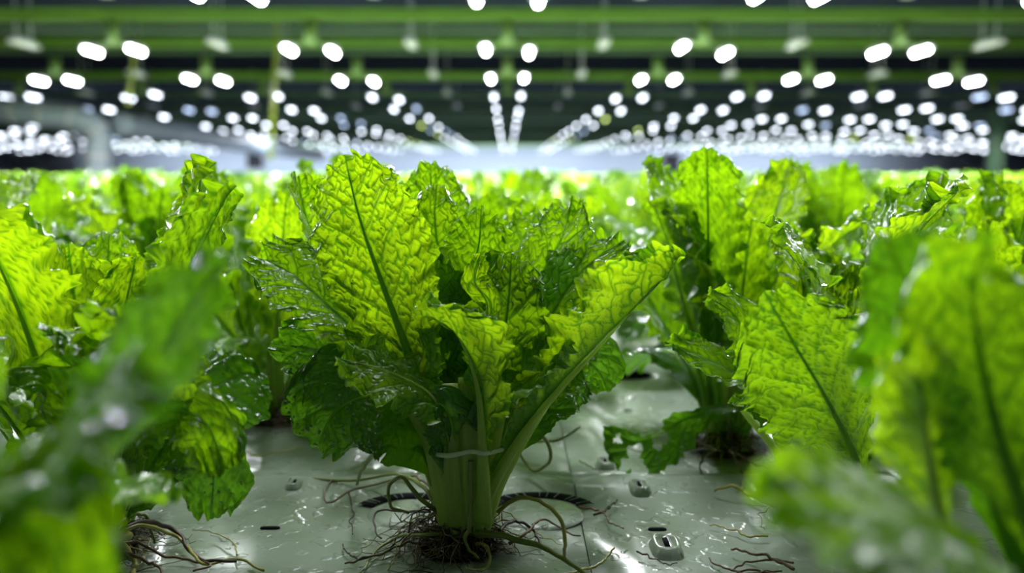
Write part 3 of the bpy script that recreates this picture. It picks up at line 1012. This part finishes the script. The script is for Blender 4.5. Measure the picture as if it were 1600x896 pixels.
# tear holes in it
import bmesh
bm = bmesh.new()
bm.from_mesh(torn_o.data)
kill = []
for f in bm.faces:
    c = f.calc_center_median() + Vector(rbk.location)
    for (hx, hy, hr) in ((1022, 668, 19), (1010, 650, 12), (1032, 688, 11), (965, 687, 6), (990, 722, 18)):
        q = P(hx, hy, c.y)
        if (abs(c.x - q[0]) / 1.0) ** 2 + ((c.z - q[2]) / 1.3) ** 2 < (hr * c.y / FPX * (1 + .35 * math.sin(3 * math.atan2(c.z - q[2], c.x - q[0]) + hx) + .2 * math.sin(7 * math.atan2(c.z - q[2], c.x - q[0])))) ** 2:
            kill.append(f)
            break
bmesh.ops.delete(bm, geom=kill, context='FACES')
bm.to_mesh(torn_o.data)
bm.free()
tangle(rbk, 45, 60, .075, .5, up=.03)
world_roots(rbk, [
    ([G(1110, 700, .03), G(1070, 705, .01), G(1020, 708, .004), G(975, 700, .003)], .0014, .0007, 'root_dark'),
    ([G(1120, 705, .03), G(1090, 690, .03), G(1065, 680, .03), G(1075, 668, .035)], .0013, .0008, 'root'),
    ([G(1140, 705, .03), G(1150, 720, .01), G(1160, 745, .003), G(1158, 765, .002)], .0012, .0007, 'root'),
    ([G(1100, 705, .02), G(1095, 735, .004), G(1108, 755, .002)], .0011, .0006, 'root_dark'),
    ([G(1150, 710, .02), G(1200, 735, .004), G(1230, 740, .002)], .0012, .0007, 'root'),
])
petioles(rbk, np.array(rbk.location), [([(1110 + k * 13, 705, 1.02 + .01 * (k % 2)), (1108 + k * 14, 660, 1.02), (1100 + k * 17, 600, 1.03)], .0055) for k in range(5)])
lbk = [o for o in S.objects if o.get('label', '').startswith('lettuce plant standing just behind')][0]
tangle(lbk, 46, 60, .08, .3, up=.04)

# ---- the field in rows behind
WORD = ['zero', 'first', 'second', 'third', 'fourth', 'fifth', 'sixth', 'seventh', 'eighth', 'ninth', 'tenth', 'eleventh', 'twelfth', 'thirteenth', 'fourteenth',
        'fifteenth', 'sixteenth', 'seventeenth', 'eighteenth', 'nineteenth', 'twentieth']
# far heads: one mesh each
def lump(seed, ns, nv, k=12, hs=1.0):
    r = np.random.default_rng(seed)
    m = MB()
    plan = ['inner', 'erect', 'erect2', 'erect', 'spread', 'erect2', 'spread', 'erect', 'spread2', 'spread', 'erect2', 'spread2', 'erect'][:k]
    a0 = r.uniform(0, 6)
    for i, kind in enumerate(plan):
        X, uv, ve, info, mat = lib_leaf(kind, seed * 40 + i, ns, nv)
        a = a0 + i * 2.39996
        c, s = math.cos(a), math.sin(a)
        R = np.array(((c, -s, 0), (s, c, 0), (0, 0, 1)))
        X = (X @ R.T) * r.uniform(.9, 1.1) * np.array((1, 1, hs))
        m.grid(X, uv=uv, vein=ve, mi=0 if mat != 'leaf_light' else 1)
    return m


LUMP_A = [lump(300 + k, 34, 17).mesh('lettuce_plant', [M['leaf'], M['leaf_light']]) for k in range(5)]
LUMP_B = [lump(400 + k, 14, 7, 11).mesh('lettuce_plant', [M['leaf'], M['leaf_light']]) for k in range(4)]
frng = np.random.default_rng(99)
PX, PY = .275, .33
count = 0
stuff = []
rows = []
y = 1.42
row = 0
while y < 24:
    row += 1
    half = .53 * y + .12
    n = int(half / PX)
    for c in range(-n, n + 1):
        x = c * PX + (.5 * PX if row % 2 else 0) * .3 + frng.normal(0, .018)
        rows.append((row, c, x, y + frng.normal(0, .02)))
    y += PY if y < 9 else .45
used = [tuple(b[:2]) for b in near]
extra = [(-.30 * 2 - .02, 1.12), (.52, 1.06), (-.60, .80), (.56, .78), (-.02 - .03, 1.10)]
side = {(-.30 * 2 - .02, 1.12): 'lettuce plant in the second row at the far left, partly behind blurred leaves',
        (.52, 1.06): 'lettuce plant in the second row at the far right, behind blurred leaves',
        (-.60, .80): 'lettuce plant beyond the rooted left one, cut by the left frame edge',
        (.56, .78): 'lettuce plant beyond the backlit right one, cut by the right frame edge',
        (-.02 - .03, 1.10): 'lettuce plant directly hidden behind the central plant, only its tops showing'}
for e in extra:
    head((e[0], e[1], 0), int(abs(e[0]) * 97) + 3, label=side[e], roots=False)
total = len(near) + len(extra)
for (rw, c, x, yy) in rows:
    rz = frng.uniform(0, 6.28)
    sc = frng.uniform(.88, 1.03) * (1.0 if yy < 6 else .97)
    hz = frng.uniform(.92, 1.06)
    where = 'straight behind the central plant' if c == 0 else '%s to the %s of centre' % (WORD[min(20, abs(c))], 'left' if c < 0 else 'right')
    lab = 'bright lettuce plant, %s full row behind, %s' % (WORD[min(20, rw)], where)
    if rw <= 2 and abs(x) < .5 * yy + .1:
        head((x, yy, 0), 500 + rw * 40 + c, scale=sc, label=lab, roots=(rw < 2), hts=hz)
        total += 1
    elif total < 300:
        me = LUMP_A[frng.integers(5)] if yy < 4 else LUMP_B[frng.integers(4)]
        o = link('lettuce_plant', me)
        o.location = (x, yy, 0)
        o.rotation_euler = (0, 0, rz)
        o.scale = (sc, sc, sc * hz)
        if rw <= 9:
            tag(o, lab, 'lettuce', 'lettuce plants in rows behind the central one')
        else:
            tag(o, 'small bright blurred lettuce plant far back in the crop field', 'lettuce', 'lettuce plants far back in the field')
        total += 1
    else:
        stuff.append((x, yy, rz, sc, sc * hz))
LUMP_C = [lump(460 + k, 8, 4, 8) for k in range(3)]
big = MB()
for (x, yy, rz, sc, sz) in stuff:
    src = LUMP_C[frng.integers(3)]
    c, s = math.cos(rz), math.sin(rz)
    R = np.array(((c, -s, 0), (s, c, 0), (0, 0, 1)))
    for g, f, mi in zip(src.v, src.f, src.mi):
        pass
    V = np.concatenate(src.v) @ R.T * np.array((sc, sc, sz)) + np.array((x, yy, 0))
    big.v.append(V)
    big.f.append(np.concatenate(src.f) + big.n)
    big.uv.append(np.zeros((len(V), 2)))
    big.vein.append(np.concatenate(src.vein) * .3)
    big.mi.append(np.concatenate(src.mi))
    big.n += len(V)
st = big.build('distant_lettuce_crop', [M['leaf'], M['leaf_light']])
tag(st, 'bright green band of distant lettuce crop running to the far wall', 'lettuce crop', kind='stuff')

# ------------------------------------------------------------------ growing trays
CUPS = [(HB[0], HB[1]), tuple(G(1132, 702)[:2]), tuple(G(430, 655)[:2]), tuple(G(150, 862)[:2]), tuple(G(1285, 800)[:2]), tuple(G(985, 585)[:2])]
S0 = G(900, 741)[1]      # seam seen behind the central plant
PD = G(900, 613)[1] - S0
SX = G(917, 850)[0]      # joint running towards the camera
PWX = .92


def tray(y0, y1, x0, x1, label):
    o = empty('growing_tray', ((x0 + x1) / 2, y0, 0))
    m = MB()
    g = .0005
    D = y1 - y0
    prof = [(g, -.03), (g, -.004), (.004, .0), (.012, .0015), (.022, .0005), (.03, -.0003), (D * .32, 0), (D * .36, .0008), (D * .40, 0), (D - .065, 0), (D - .045, .003), (D - .028, .0075),
            (D - .014, .0062), (D - .006, .001), (D - g, -.005), (D - g, -.03)]
    nx = 24
    xs = np.linspace(x0 + g, x1 - g, nx) - (x0 + x1) / 2
    edge = np.clip((np.minimum(xs - xs[0], xs[-1] - xs)) / .012, 0, 1)
    X = np.zeros((len(prof) + 1, nx, 3))
    for i, (a, b) in enumerate(prof):
        X[i, :, 0] = xs
        X[i, :, 1] = a
        X[i, :, 2] = b - .003 * (1 - edge) ** 2 * (b > -.02) - .002
    X[-1] = X[0]
    # close by walking back underneath
    m.grid(X[:, ::-1])
    for col in (0, nx - 1):
        ring = X[:-1, col]
        cen = np.repeat(ring.mean(0)[None], len(ring), 0)
        G2 = np.stack([ring, cen * .0 + ring.mean(0)], 0)
        m.grid(G2 if col == 0 else G2[::-1], True)
    holes = [c for c in CUPS if y0 < c[1] < y1 and x0 < c[0] < x1]
    body = m.build('tray_body', M['tray'], o)
    bmm = bmesh.new()
    bmm.from_mesh(body.data)
    bmesh.ops.remove_doubles(bmm, verts=bmm.verts, dist=1e-6)
    bmesh.ops.recalc_face_normals(bmm, faces=bmm.faces)
    bmm.to_mesh(body.data)
    bmm.free()
    if holes:
        cm = MB()
        for hx, hy in holes:
            th = np.linspace(0, 2 * PI, 48, endpoint=False)
            rg = lambda rr, z: np.stack([hx - (x0 + x1) / 2 + rr * np.cos(th), hy - y0 + rr * np.sin(th), 0 * th + z], 1)
            cm.grid(np.stack([rg(1e-4, -.05), rg(.030, -.05), rg(.030, .05), rg(1e-4, .05)]), True)
        cut = cm.build('cutter', M['black'])
        bmm = bmesh.new()
        bmm.from_mesh(cut.data)
        bmesh.ops.remove_doubles(bmm, verts=bmm.verts, dist=3e-4)
        bmesh.ops.recalc_face_normals(bmm, faces=bmm.faces)
        bmm.to_mesh(cut.data)
        bmm.free()
        cut.location = o.location
        bpy.context.view_layer.update()
        md = body.modifiers.new('cut', 'BOOLEAN')
        md.operation = 'DIFFERENCE'
        md.solver = 'EXACT'
        md.object = cut
        dg = bpy.context.evaluated_depsgraph_get()
        nm = bpy.data.meshes.new_from_object(body.evaluated_get(dg))
        body.modifiers.clear()
        body.data = nm
        bpy.data.objects.remove(cut)
    tag(o, label, 'growing tray')
    return o


TRAYS = []
yy = S0 - PD * 2
names = ['lowest in view, under the camera', 'under the central plant', 'just behind the central plant', 'second behind the central plant', 'third behind the central plant',
         'fourth behind the central plant', 'fifth behind the central plant']
for i in range(6):
    a, b = yy + PD * i, yy + PD * (i + 1)
    k = 0
    for j in (-2, -1, 0, 1):
        x0 = SX + j * PWX
        nm = {-2: 'far left', -1: 'left of the joint', 0: 'right of the joint', 1: 'far right'}[j]
        t = tray(a, b, x0, x0 + PWX, 'wet white plastic growing tray panel %s, %s' % (names[i], nm))
        TRAYS.append((t, a, b, x0))


def tray_at(x, y):
    for t, a, b, x0 in TRAYS:
        if a <= y < b and x0 <= x < x0 + PWX:
            return t
    return None


# moulded lugs and slots in the trays (parts of the tray they are moulded in)
def lug(px, py, w=.016):
    p = G(px, py)
    t = tray_at(p[0], p[1])
    if not t:
        return
    l = p - np.array(t.location)
    m = MB()
    th = np.linspace(0, 2 * PI, 28, endpoint=False)
    rg = lambda s, z: np.stack([l[0] + w * s * np.sign(np.cos(th)) * np.abs(np.cos(th)) ** .6 * .55, l[1] + w * s * np.sign(np.sin(th)) * np.abs(np.sin(th)) ** .6, 0 * th + z], 1)
    m.grid(np.stack([rg(1.35, -.003), rg(1.2, .0008), rg(1.05, .005), rg(.85, .0062), rg(.72, .005), rg(.6, .0028), rg(.01, .0028)]), True)
    lo = m.build('lug', M['tray'], t)
    m = MB()
    m.box((l[0], l[1] + .001, .0036), (w * .22, w * .95, .0022))
    m.build('slot', M['black'], lo, smooth=False)


for q in ((1041, 856, .0175), (999, 764, .015), (946, 727, .013), (1320, 700, .015), (460, 760, .012)):
    lug(*q)


def slot(px, py, w, d=.0028):
    p = G(px, py)
    t = tray_at(p[0], p[1])
    l = p - np.array(t.location)
    m = MB()
    th = np.linspace(0, 2 * PI, 20, endpoint=False)
    rg = lambda s, z: np.stack([l[0] + s * w / 2 * np.sign(np.cos(th)) * np.abs(np.cos(th)) ** .4, l[1] + s * d * np.sin(th), 0 * th + z], 1)
    m.grid(np.stack([rg(1.1, -.003), rg(1, -.0008), rg(.9, -.0006), rg(.01, -.0006)]), True)
    m.build('slot', M['black'], t)


for q in ((422, 823, .016), (1027, 825, .015), (986, 747, .011), (980, 640, .01)):
    slot(*q)

# net cups sunk in the holes
cup_lab = ['black net cup under the central plant', 'black net cup under the plant with the torn leaf', 'black net cup under the plant left behind the centre',
           'black net cup under the rooted plant at left', 'black net cup under the plant right of centre', 'black net cup in the gap right behind the centre']
for (cx, cy), lb in zip(CUPS, cup_lab):
    o = empty('net_cup', (cx, cy, -.002))
    th = np.linspace(0, 2 * PI, 40, endpoint=False)
    rg = lambda rr, z: np.stack([rr * np.cos(th), rr * np.sin(th), 0 * th + z], 1)
    m = MB()
    m.grid(np.stack([rg(.0315, .0005), rg(.0305, .002), rg(.0285, .0016), rg(.0275, -.002), rg(.021, -.024), rg(.001, -.024)]), True)
    m.build('cup_body', M['black'], o)
    tag(o, lb, 'net cup', 'net cups in the trays')

# slotted round lids lying beside the foot of the plant
for (px, py, R, lb) in ((842, 800, .038, 'round moulded lid with a black slotted arc right of the central stem'), (640, 800, .036, 'round moulded lid behind the roots left of the central stem')):
    p = G(px, py)
    o = empty('slotted_lid', tuple(p - np.array((0, 0, .001))))
    th = np.linspace(0, 2 * PI, 72, endpoint=False)
    rg = lambda rr, z: np.stack([rr * np.cos(th), rr * np.sin(th), 0 * th + z], 1)
    m = MB()
    m.grid(np.stack([rg(R + .001, -.002), rg(R, -.0004), rg(R - .002, .0006), rg(R - .006, .0010), rg(.001, .0016)]), True)
    m.build('lid_plate', M['tray'], o)
    m = MB()
    th2 = np.linspace(PI * .13, PI * .87, 40)
    r2 = lambda rr, z: np.stack([rr * np.cos(th2), rr * np.sin(th2), 0 * th2 + z], 1)
    m.grid(np.stack([r2(R + .016, .0002), r2(R + .0155, .0012), r2(R + .0015, .0014), r2(R + .001, .0002)])[::-1])
    m.build('slot_ring', M['black'], o)
    m = MB()
    for k in range(11):
        a = PI * (.17 + .066 * k) + .05 * math.sin(k * 2.3)
        m.box(((R + .0085) * math.cos(a), (R + .0085) * math.sin(a), .0015), (.0145, .0005, .0008), rz=a)
    m.build('slot_bars', M['tray'], o, smooth=False)
    tag(o, lb, 'lid')

# loose root scraps on the trays
def scrap(pts, r0, mt, lb):
    pts = [np.array(q) for q in pts]
    b = pts[0] * np.array((1, 1, 0))
    o = root_tube(None, [q - b for q in pts], r0, r0 * .5, mt, name='root_scrap', jitter=.0012, seed=int(b[0] * 1000) % 97)
    o.location = b
    tag(o, lb, 'root scrap')


scrap([G(905, 793, .003), G(940, 800, .004), G(955, 818, .003), G(975, 826, .003)], .0011, 'root', 'brown curved root scrap on the tray right of the slotted lid')
scrap([G(928, 805, .003), G(945, 798, .004), G(965, 782, .003)], .0012, 'root_dark', 'short dark root scrap crossing the curved brown one')
scrap([G(995, 862, .002), G(1020, 873, .002), G(1042, 882, .002), G(1058, 881, .002)], .0008, 'root_dark', 'thin dark root scrap in front of the moulded lug')
scrap([G(905, 720, .003), G(935, 736, .003), G(960, 740, .003)], .0009, 'root_green', 'thin greenish root scrap near the seam behind')
scrap([G(370, 868, .002), G(365, 850, .002), G(340, 835, .002), G(300, 828, .002)], .0007, 'root_yellow', 'thin pale root scrap on the tray right of the left plant')
scrap([G(545, 770, .002), G(552, 800, .002), G(548, 815, .002), G(552, 835, .002)], .0009, 'root_dark', 'thin dark root scrap running down left of the central foot')
scrap([G(470, 700, .003), G(440, 706, .004), G(400, 712, .003), G(372, 700, .003)], .0012, 'root_yellow', 'pale root scrap on the tray below the left behind plant')

# bench slab carrying everything, floor and hall
m = MB()
m.box((0, 12.0, -.055), (34, 26, .04))
b_ = m.build('growing_bench', M['bench'], smooth=False)
tag(b_, 'long grey growing bench that carries all the trays and lettuces', 'bench')

H = 2.0
ZL = CAM_H + H
DY = [11.4 + 4.95 * i for i in range(16)]
PITCHX = 1.58 * H


def struct(name, c, s, mat):
    m = MB()
    m.box((0, 0, 0), s)
    o = m.build(name, M[mat], smooth=False)
    o.location = c
    o['kind'] = 'structure'
    return o


WY = 92
struct('floor', (0, 45, -.95), (110, 96, .1), 'floor')
struct('ceiling', (0, 46, CAM_H + 1.62 * H + .1), (110, 96, .2), 'ceiling')
struct('wall_back', (0, WY, 1.2), (110, .3, 4.6), 'wall')
struct('wall_left', (-52, 46, 1.2), (.3, 96, 4.6), 'wall')
struct('wall_right', (52, 46, 1.2), (.3, 96, 4.6), 'wall')
# beams across, one over every lamp row, and posts with cross arms
beam_names = ['nearest and highest', 'second', 'third', 'fourth', 'fifth', 'sixth']
for i, d in enumerate(DY):
    m = MB()
    zb = CAM_H + (1.27, 1.27, 1.37, 1.27, 1.22)[min(i, 4)] * H
    L = 104
    m.box((0, 0, .0), (L, .03, .16))
    m.box((0, 0, .09), (L, .10, .02))
    m.box((0, 0, -.09), (L, .10, .02))
    o = m.build('ceiling_beam', M['beam' if i < 4 else 'beam_dull_haze'], smooth=False)
    o.location = (0, d, zb)
    if i < 6:
        tag(o, 'green steel beam across the ceiling, %s one from the camera' % beam_names[i], 'beam', 'ceiling beams')
    else:
        tag(o, 'thin green steel beam across the far ceiling', 'beam', 'far ceiling beams')
    if i < 4:
        m = MB()
        m.box((0, 0, 0), (104, .07, .07))
        o = m.build('ceiling_purlin', M['beam_dull_haze'], smooth=False)
        o.location = (0, d + 2.4, zb + .1)
        tag(o, 'dull green purlin across the ceiling behind the %s beam from the camera' % beam_names[i].replace('nearest and highest', 'first'), 'purlin', 'ceiling purlins')


def lamp_mesh(near, seed=0):
    m = MB()
    Lh, R = .30, .075
    th = np.linspace(0, 2 * PI, 12, endpoint=False)
    # housing channel
    m.box((0, 0, .05), (.15, 2 * Lh, .05), mi=0)
    m.box((-.07, 0, .03), (.012, 2 * Lh, .04), mi=0)
    m.box((.07, 0, .03), (.012, 2 * Lh, .04), mi=0)
    return m


def tube_mb():
    m = MB()
    c = np.array([(0, -.27, -.012), (0, .27, -.012)])
    m.tube(np.linspace(c[0], c[1], 4), .042, seg=12)
    return m


house_me = lamp_mesh(True).mesh('lamp_housing', M['housing'], smooth=False)
tube_me = tube_mb().mesh('lamp_tube', M['lamp'])
mm = lamp_mesh(False)
t_ = tube_mb()
for lst in ('v', 'uv', 'vein'):
    getattr(mm, lst).extend(getattr(t_, lst))
for f in t_.f:
    mm.f.append(f + mm.n)
mm.mi.extend([np.full(len(f), 1) for f in t_.f])
mm.n += t_.n
far_me = mm.mesh('ceiling_lamp', [M['housing'], M['lamp_far']], smooth=False)
tint_me = mm.mesh('ceiling_lamp', [M['housing'], M['lamp_tint']], smooth=False)
cool_me = mm.mesh('ceiling_lamp', [M['housing'], M['lamp_cool']], smooth=False)
dim_mb = lamp_mesh(False)
dim_mb.box((0, 0, -.0), (.13, .9, .05), mi=1)
for sy in (-.25, .25):
    dim_mb.box((0, sy, .07 + (.62 * H - .19) / 2), (.012, .012, .62 * H - .19), mi=0)
dim_me = dim_mb.mesh('unlit_lamp', [M['housing'], M['lamp_dim']], smooth=False)

lamps = []
spots = []
for i, d in enumerate(DY):
    kmax = int((.54 * d + 1) / PITCHX)
    for k in range(-kmax, kmax + 1):
        for s in (-1, 1):
            x = k * PITCHX + s * .175 * H
            # the left aisle is taken by the ducts
            spots.append((math.hypot(x * .3, d), i, k, s, x, d))
spots.sort()
over = []
lr = np.random.default_rng(5)
n = 0
rest = []
for (_, i, k, s, x, d) in spots:
    dz = lr.normal(0, .03)
    if n < 296:
        if i <= 2:
            o = empty('ceiling_lamp', (x, d, ZL + dz))
            link('lamp_housing', house_me, o)
            link('lamp_tube', tube_me, o)
        else:
            q_ = lr.random()
            o = link('ceiling_lamp', tint_me if q_ < .06 else cool_me if q_ < .2 else far_me)
            o.location = (x, d, ZL + dz)
        if i <= 5:
            where = 'centre pair' if k == 0 else '%s pair %s of centre' % (WORD[abs(k)], 'left' if k < 0 else 'right')
            tag(o, 'lit white lamp, %s one of %s, %s row' % ('left' if s < 0 else 'right', where, WORD[i + 1]), 'lamp', 'lit ceiling lamps')
        else:
            tag(o, 'small blurred white lamp in the far converging lamp rows', 'lamp', 'lit lamps far down the hall')
        n += 1
    else:
        rest.append((x, d, ZL + dz))
src_v = np.concatenate(mm.v)
src_f = np.concatenate(mm.f)
src_m = np.concatenate(mm.mi)
bg = MB()
for p in rest:
    bg.v.append(src_v + np.array(p))
    bg.f.append(src_f + bg.n)
    bg.uv.append(np.zeros((len(src_v), 2)))
    bg.vein.append(np.zeros(len(src_v)))
    bg.mi.append(src_m)
    bg.n += len(src_v)
o = bg.build('distant_lamps', [M['housing'], M['lamp_far']], smooth=False)
tag(o, 'dense glitter of small white lamps at the far end of the hall', 'lamps', kind='stuff')
# second, lower tier of lamps over the side bays
# hanger posts and cross arms
for i, d in enumerate(DY[:4]):
    kmax = int((.54 * d + 1) / PITCHX)
    for k in range(-kmax, kmax + 1):
        m = MB()
        top, bot = CAM_H + 1.27 * H - .1, ZL + .08
        m.box((0, 0, (top + bot) / 2 - ZL), (.19, .12, top - bot))
        m.box((0, 0, .10), (.9, .05, .05))
        m.box((-.35, 0, .085), (.03, .03, .05))
        m.box((.35, 0, .085), (.03, .03, .05))
        o = m.build('hanger_post', M['post'], smooth=False)
        o.location = (k * PITCHX, d, ZL)
        where = 'on the centre line' if k == 0 else '%s %s of centre' % (WORD[abs(k)], 'left' if k < 0 else 'right')
        tag(o, 'green hanger post over a lamp pair, %s, under %s beam' % (where, WORD[i + 1]), 'hanger', 'lamp hanger posts')
# unlit fixtures between the pairs
for i, d in enumerate(DY[:5]):
    kmax = int((.54 * d + 1) / PITCHX)
    for k in range(-kmax, kmax):
        o = link('unlit_lamp', dim_me)
        o.location = ((k + .5) * PITCHX, d + .3, ZL + .12)
        kk = k + 1 if k >= 0 else -k
        tag(o, 'pale unlit lamp, %s gap %s of centre, %s lamp row' % (WORD[kk], 'right' if k >= 0 else 'left', WORD[i + 1]), 'lamp', 'unlit lamp fixtures')


# ducts at the left
def duct(name, pts, r, lb, rings=True):
    o = empty(name, tuple(pts[0]))
    q = [np.array(p) - np.array(pts[0]) for p in pts]
    m = MB()
    m.tube(spline(q, 50) if len(q) > 2 else np.linspace(q[0], q[1], 30), r, seg=24)
    m.build('duct_body', M['duct'], o)
    c = spline(q, 9) if len(q) > 2 else np.linspace(q[0], q[1], 9)
    for k in range(1, 8):
        t = c[k + 1] - c[k - 1]
        t /= np.linalg.norm(t)
        m = MB()
        m.tube(np.linspace(c[k] - t * .05, c[k] + t * .05, 3), r * 1.04, seg=24)
        m.build('duct_collar', M['housing'], o)
    tag(o, lb, 'duct')
    return o


duct('air_duct', [P(-60, 165, 26), P(60, 178, 26), P(120, 186, 26.2), P(150, 205, 26.4), P(152, 240, 26.4), P(150, 326, 26.4)], .33, 'thick white air duct bending down at the left edge')
duct('air_duct', [P(185, 195, 27), P(330, 217, 33), P(420, 231, 42), P(500, 243, 54)], .31, 'long white air duct running back along the left lamp rows')
for (px, yd, lb, z0, z1, lean) in ((428, 20, 'yellow green pipe hanging on the left, in front of the lamps', 50, 245, .0), (205, 21, 'short yellow green pipe at the far left below a lamp', 118, 160, 0)):
    a = P(px + 8, z0 - 60, yd)
    b = P(px - 5, z1, yd)
    m = MB()
    m.tube(np.linspace(a - b, b * 0, 4), .045, seg=12)
    m.ball((0, 0, 0), .06, seg=12)
    o = m.build('vertical_pipe', M['pipe_yellow'])
    o.location = b
    tag(o, lb, 'pipe')
# dark openings and columns in the far walls
for k, (x0, x1, ya, yb, Yd, mt, nm, lb) in enumerate((
        (60, 118, 208, 245, 91.7, 'dark_panel', 'dark_hatch', 'dark square hatch beneath the bent duct at left'),
        (385, 412, 236, 264, 91.7, 'dark_panel', 'dark_hatch', 'small dark hatch under the long duct'),
        (1036, 1062, 240, 272, 91.7, 'dark_panel', 'dark_hatch', 'dark doorway right of centre at the far end'),
        (1548, 1566, 150, 275, 45, 'beam_dull_haze', 'hall_column', 'slim dark column near the right edge'),
        (118, 128, 200, 275, 50, 'duct', 'hall_column', 'pale column beside the dark hatch at left'))):
    a, b = P(x0, ya, Yd), P(x1, yb, Yd)
    m = MB()
    w, h = b[0] - a[0], a[2] - b[2]
    dp = .25
    m.box((0, 0, 0), (w, dp, h), mi=0)
    fr = .08
    if 'hatch' in nm:
        for (cx, cz, sx, sz) in ((0, h / 2, w + fr, fr), (0, -h / 2, w + fr, fr), (-w / 2, 0, fr, h), (w / 2, 0, fr, h)):
            m.box((cx, -.1, cz), (sx, .12, sz), mi=1)
    else:
        m.box((0, 0, h / 2), (w * 1.3, dp * 1.3, .15), mi=0)
        z_bot = -.9 - (a[2] + b[2]) / 2
        m.box((0, 0, (z_bot - h / 2) / 2), (w, dp, abs(z_bot + h / 2)), mi=0)
    o = m.build(nm, [M[mt], M['housing']], smooth=False)
    o.location = ((a[0] + b[0]) / 2, Yd, (a[2] + b[2]) / 2)
    tag(o, lb, 'hatch' if 'hatch' in nm else 'column')

# ------------------------------------------------------------------ light: the lamp rows go on over the near bench, plus added area lights
LIGHTS = [(1.5, 1, 9), (2.4, 1, 14), (6.45, 2, 160), (11.4, 2, 170), (16.35, 3, 150), (21.3, 3, 110)]  # the second row is off the lamp spacing, added to backlight the leaves
for yb, kn, en in LIGHTS:
    for k in range(-kn, kn + 1):
        L = bpy.data.lights.new('lamp_and_fill_light', 'AREA')
        L.shape = 'RECTANGLE'
        L.size, L.size_y = .3, .9
        L.energy = en * 2
        L.color = (.95, .98, 1.0)
        o = bpy.data.objects.new('lamp_and_fill_light', L)
        COL.objects.link(o)
        o.location = (k * PITCHX, yb, ZL - .12)
for yb in (40, 62, 84):  # added wide area lights that brighten the far hall and back wall
    for kx in (-24, 0, 24):
        L = bpy.data.lights.new('lamp_and_fill_light', 'AREA')
        L.shape = 'RECTANGLE'
        L.size, L.size_y = 20, 3.0
        L.energy = 1500
        L.color = (.85, .92, 1.0)
        o = bpy.data.objects.new('lamp_and_fill_light', L)
        COL.objects.link(o)
        o.location = (kx, yb, ZL - .15)
        o.rotation_euler = (PI * (.25 if yb > 80 else 0), 0, 0)
# added uplights between the lamp rows, only to brighten the beams
for yb in (9.0, 14.0, 19.0, 24.0):
    for k in (-2, -1, 0, 1, 2):
        L = bpy.data.lights.new('added_beam_uplight', 'AREA')
        L.shape = 'RECTANGLE'
        L.size, L.size_y = 1.0, .5
        L.energy = 4
        L.color = (.95, 1.0, .97)
        o = bpy.data.objects.new('added_beam_uplight', L)
        COL.objects.link(o)
        o.location = (k * PITCHX, yb, ZL + .12)
        o.rotation_euler = (PI * .86, 0, 0)

w = bpy.data.worlds.new('world')
S.world = w
w.use_nodes = True
bgn = w.node_tree.nodes['Background']
bgn.inputs[0].default_value = (.7, .9, .85, 1)
bgn.inputs[1].default_value = .055

S.view_settings.view_transform = 'Standard'
S.view_settings.look = 'None'
S.view_settings.gamma = 1
S.view_settings.use_curve_mapping = False
S.view_settings.exposure = 0.62
S.cycles.use_denoising = True
S.cycles.max_bounces = 7
S.cycles.diffuse_bounces = 3
S.cycles.glossy_bounces = 2
S.cycles.transmission_bounces = 4
S.cycles.transparent_max_bounces = 4
S.cycles.caustics_reflective = False
S.cycles.caustics_refractive = False
S.cycles.sample_clamp_indirect = 6
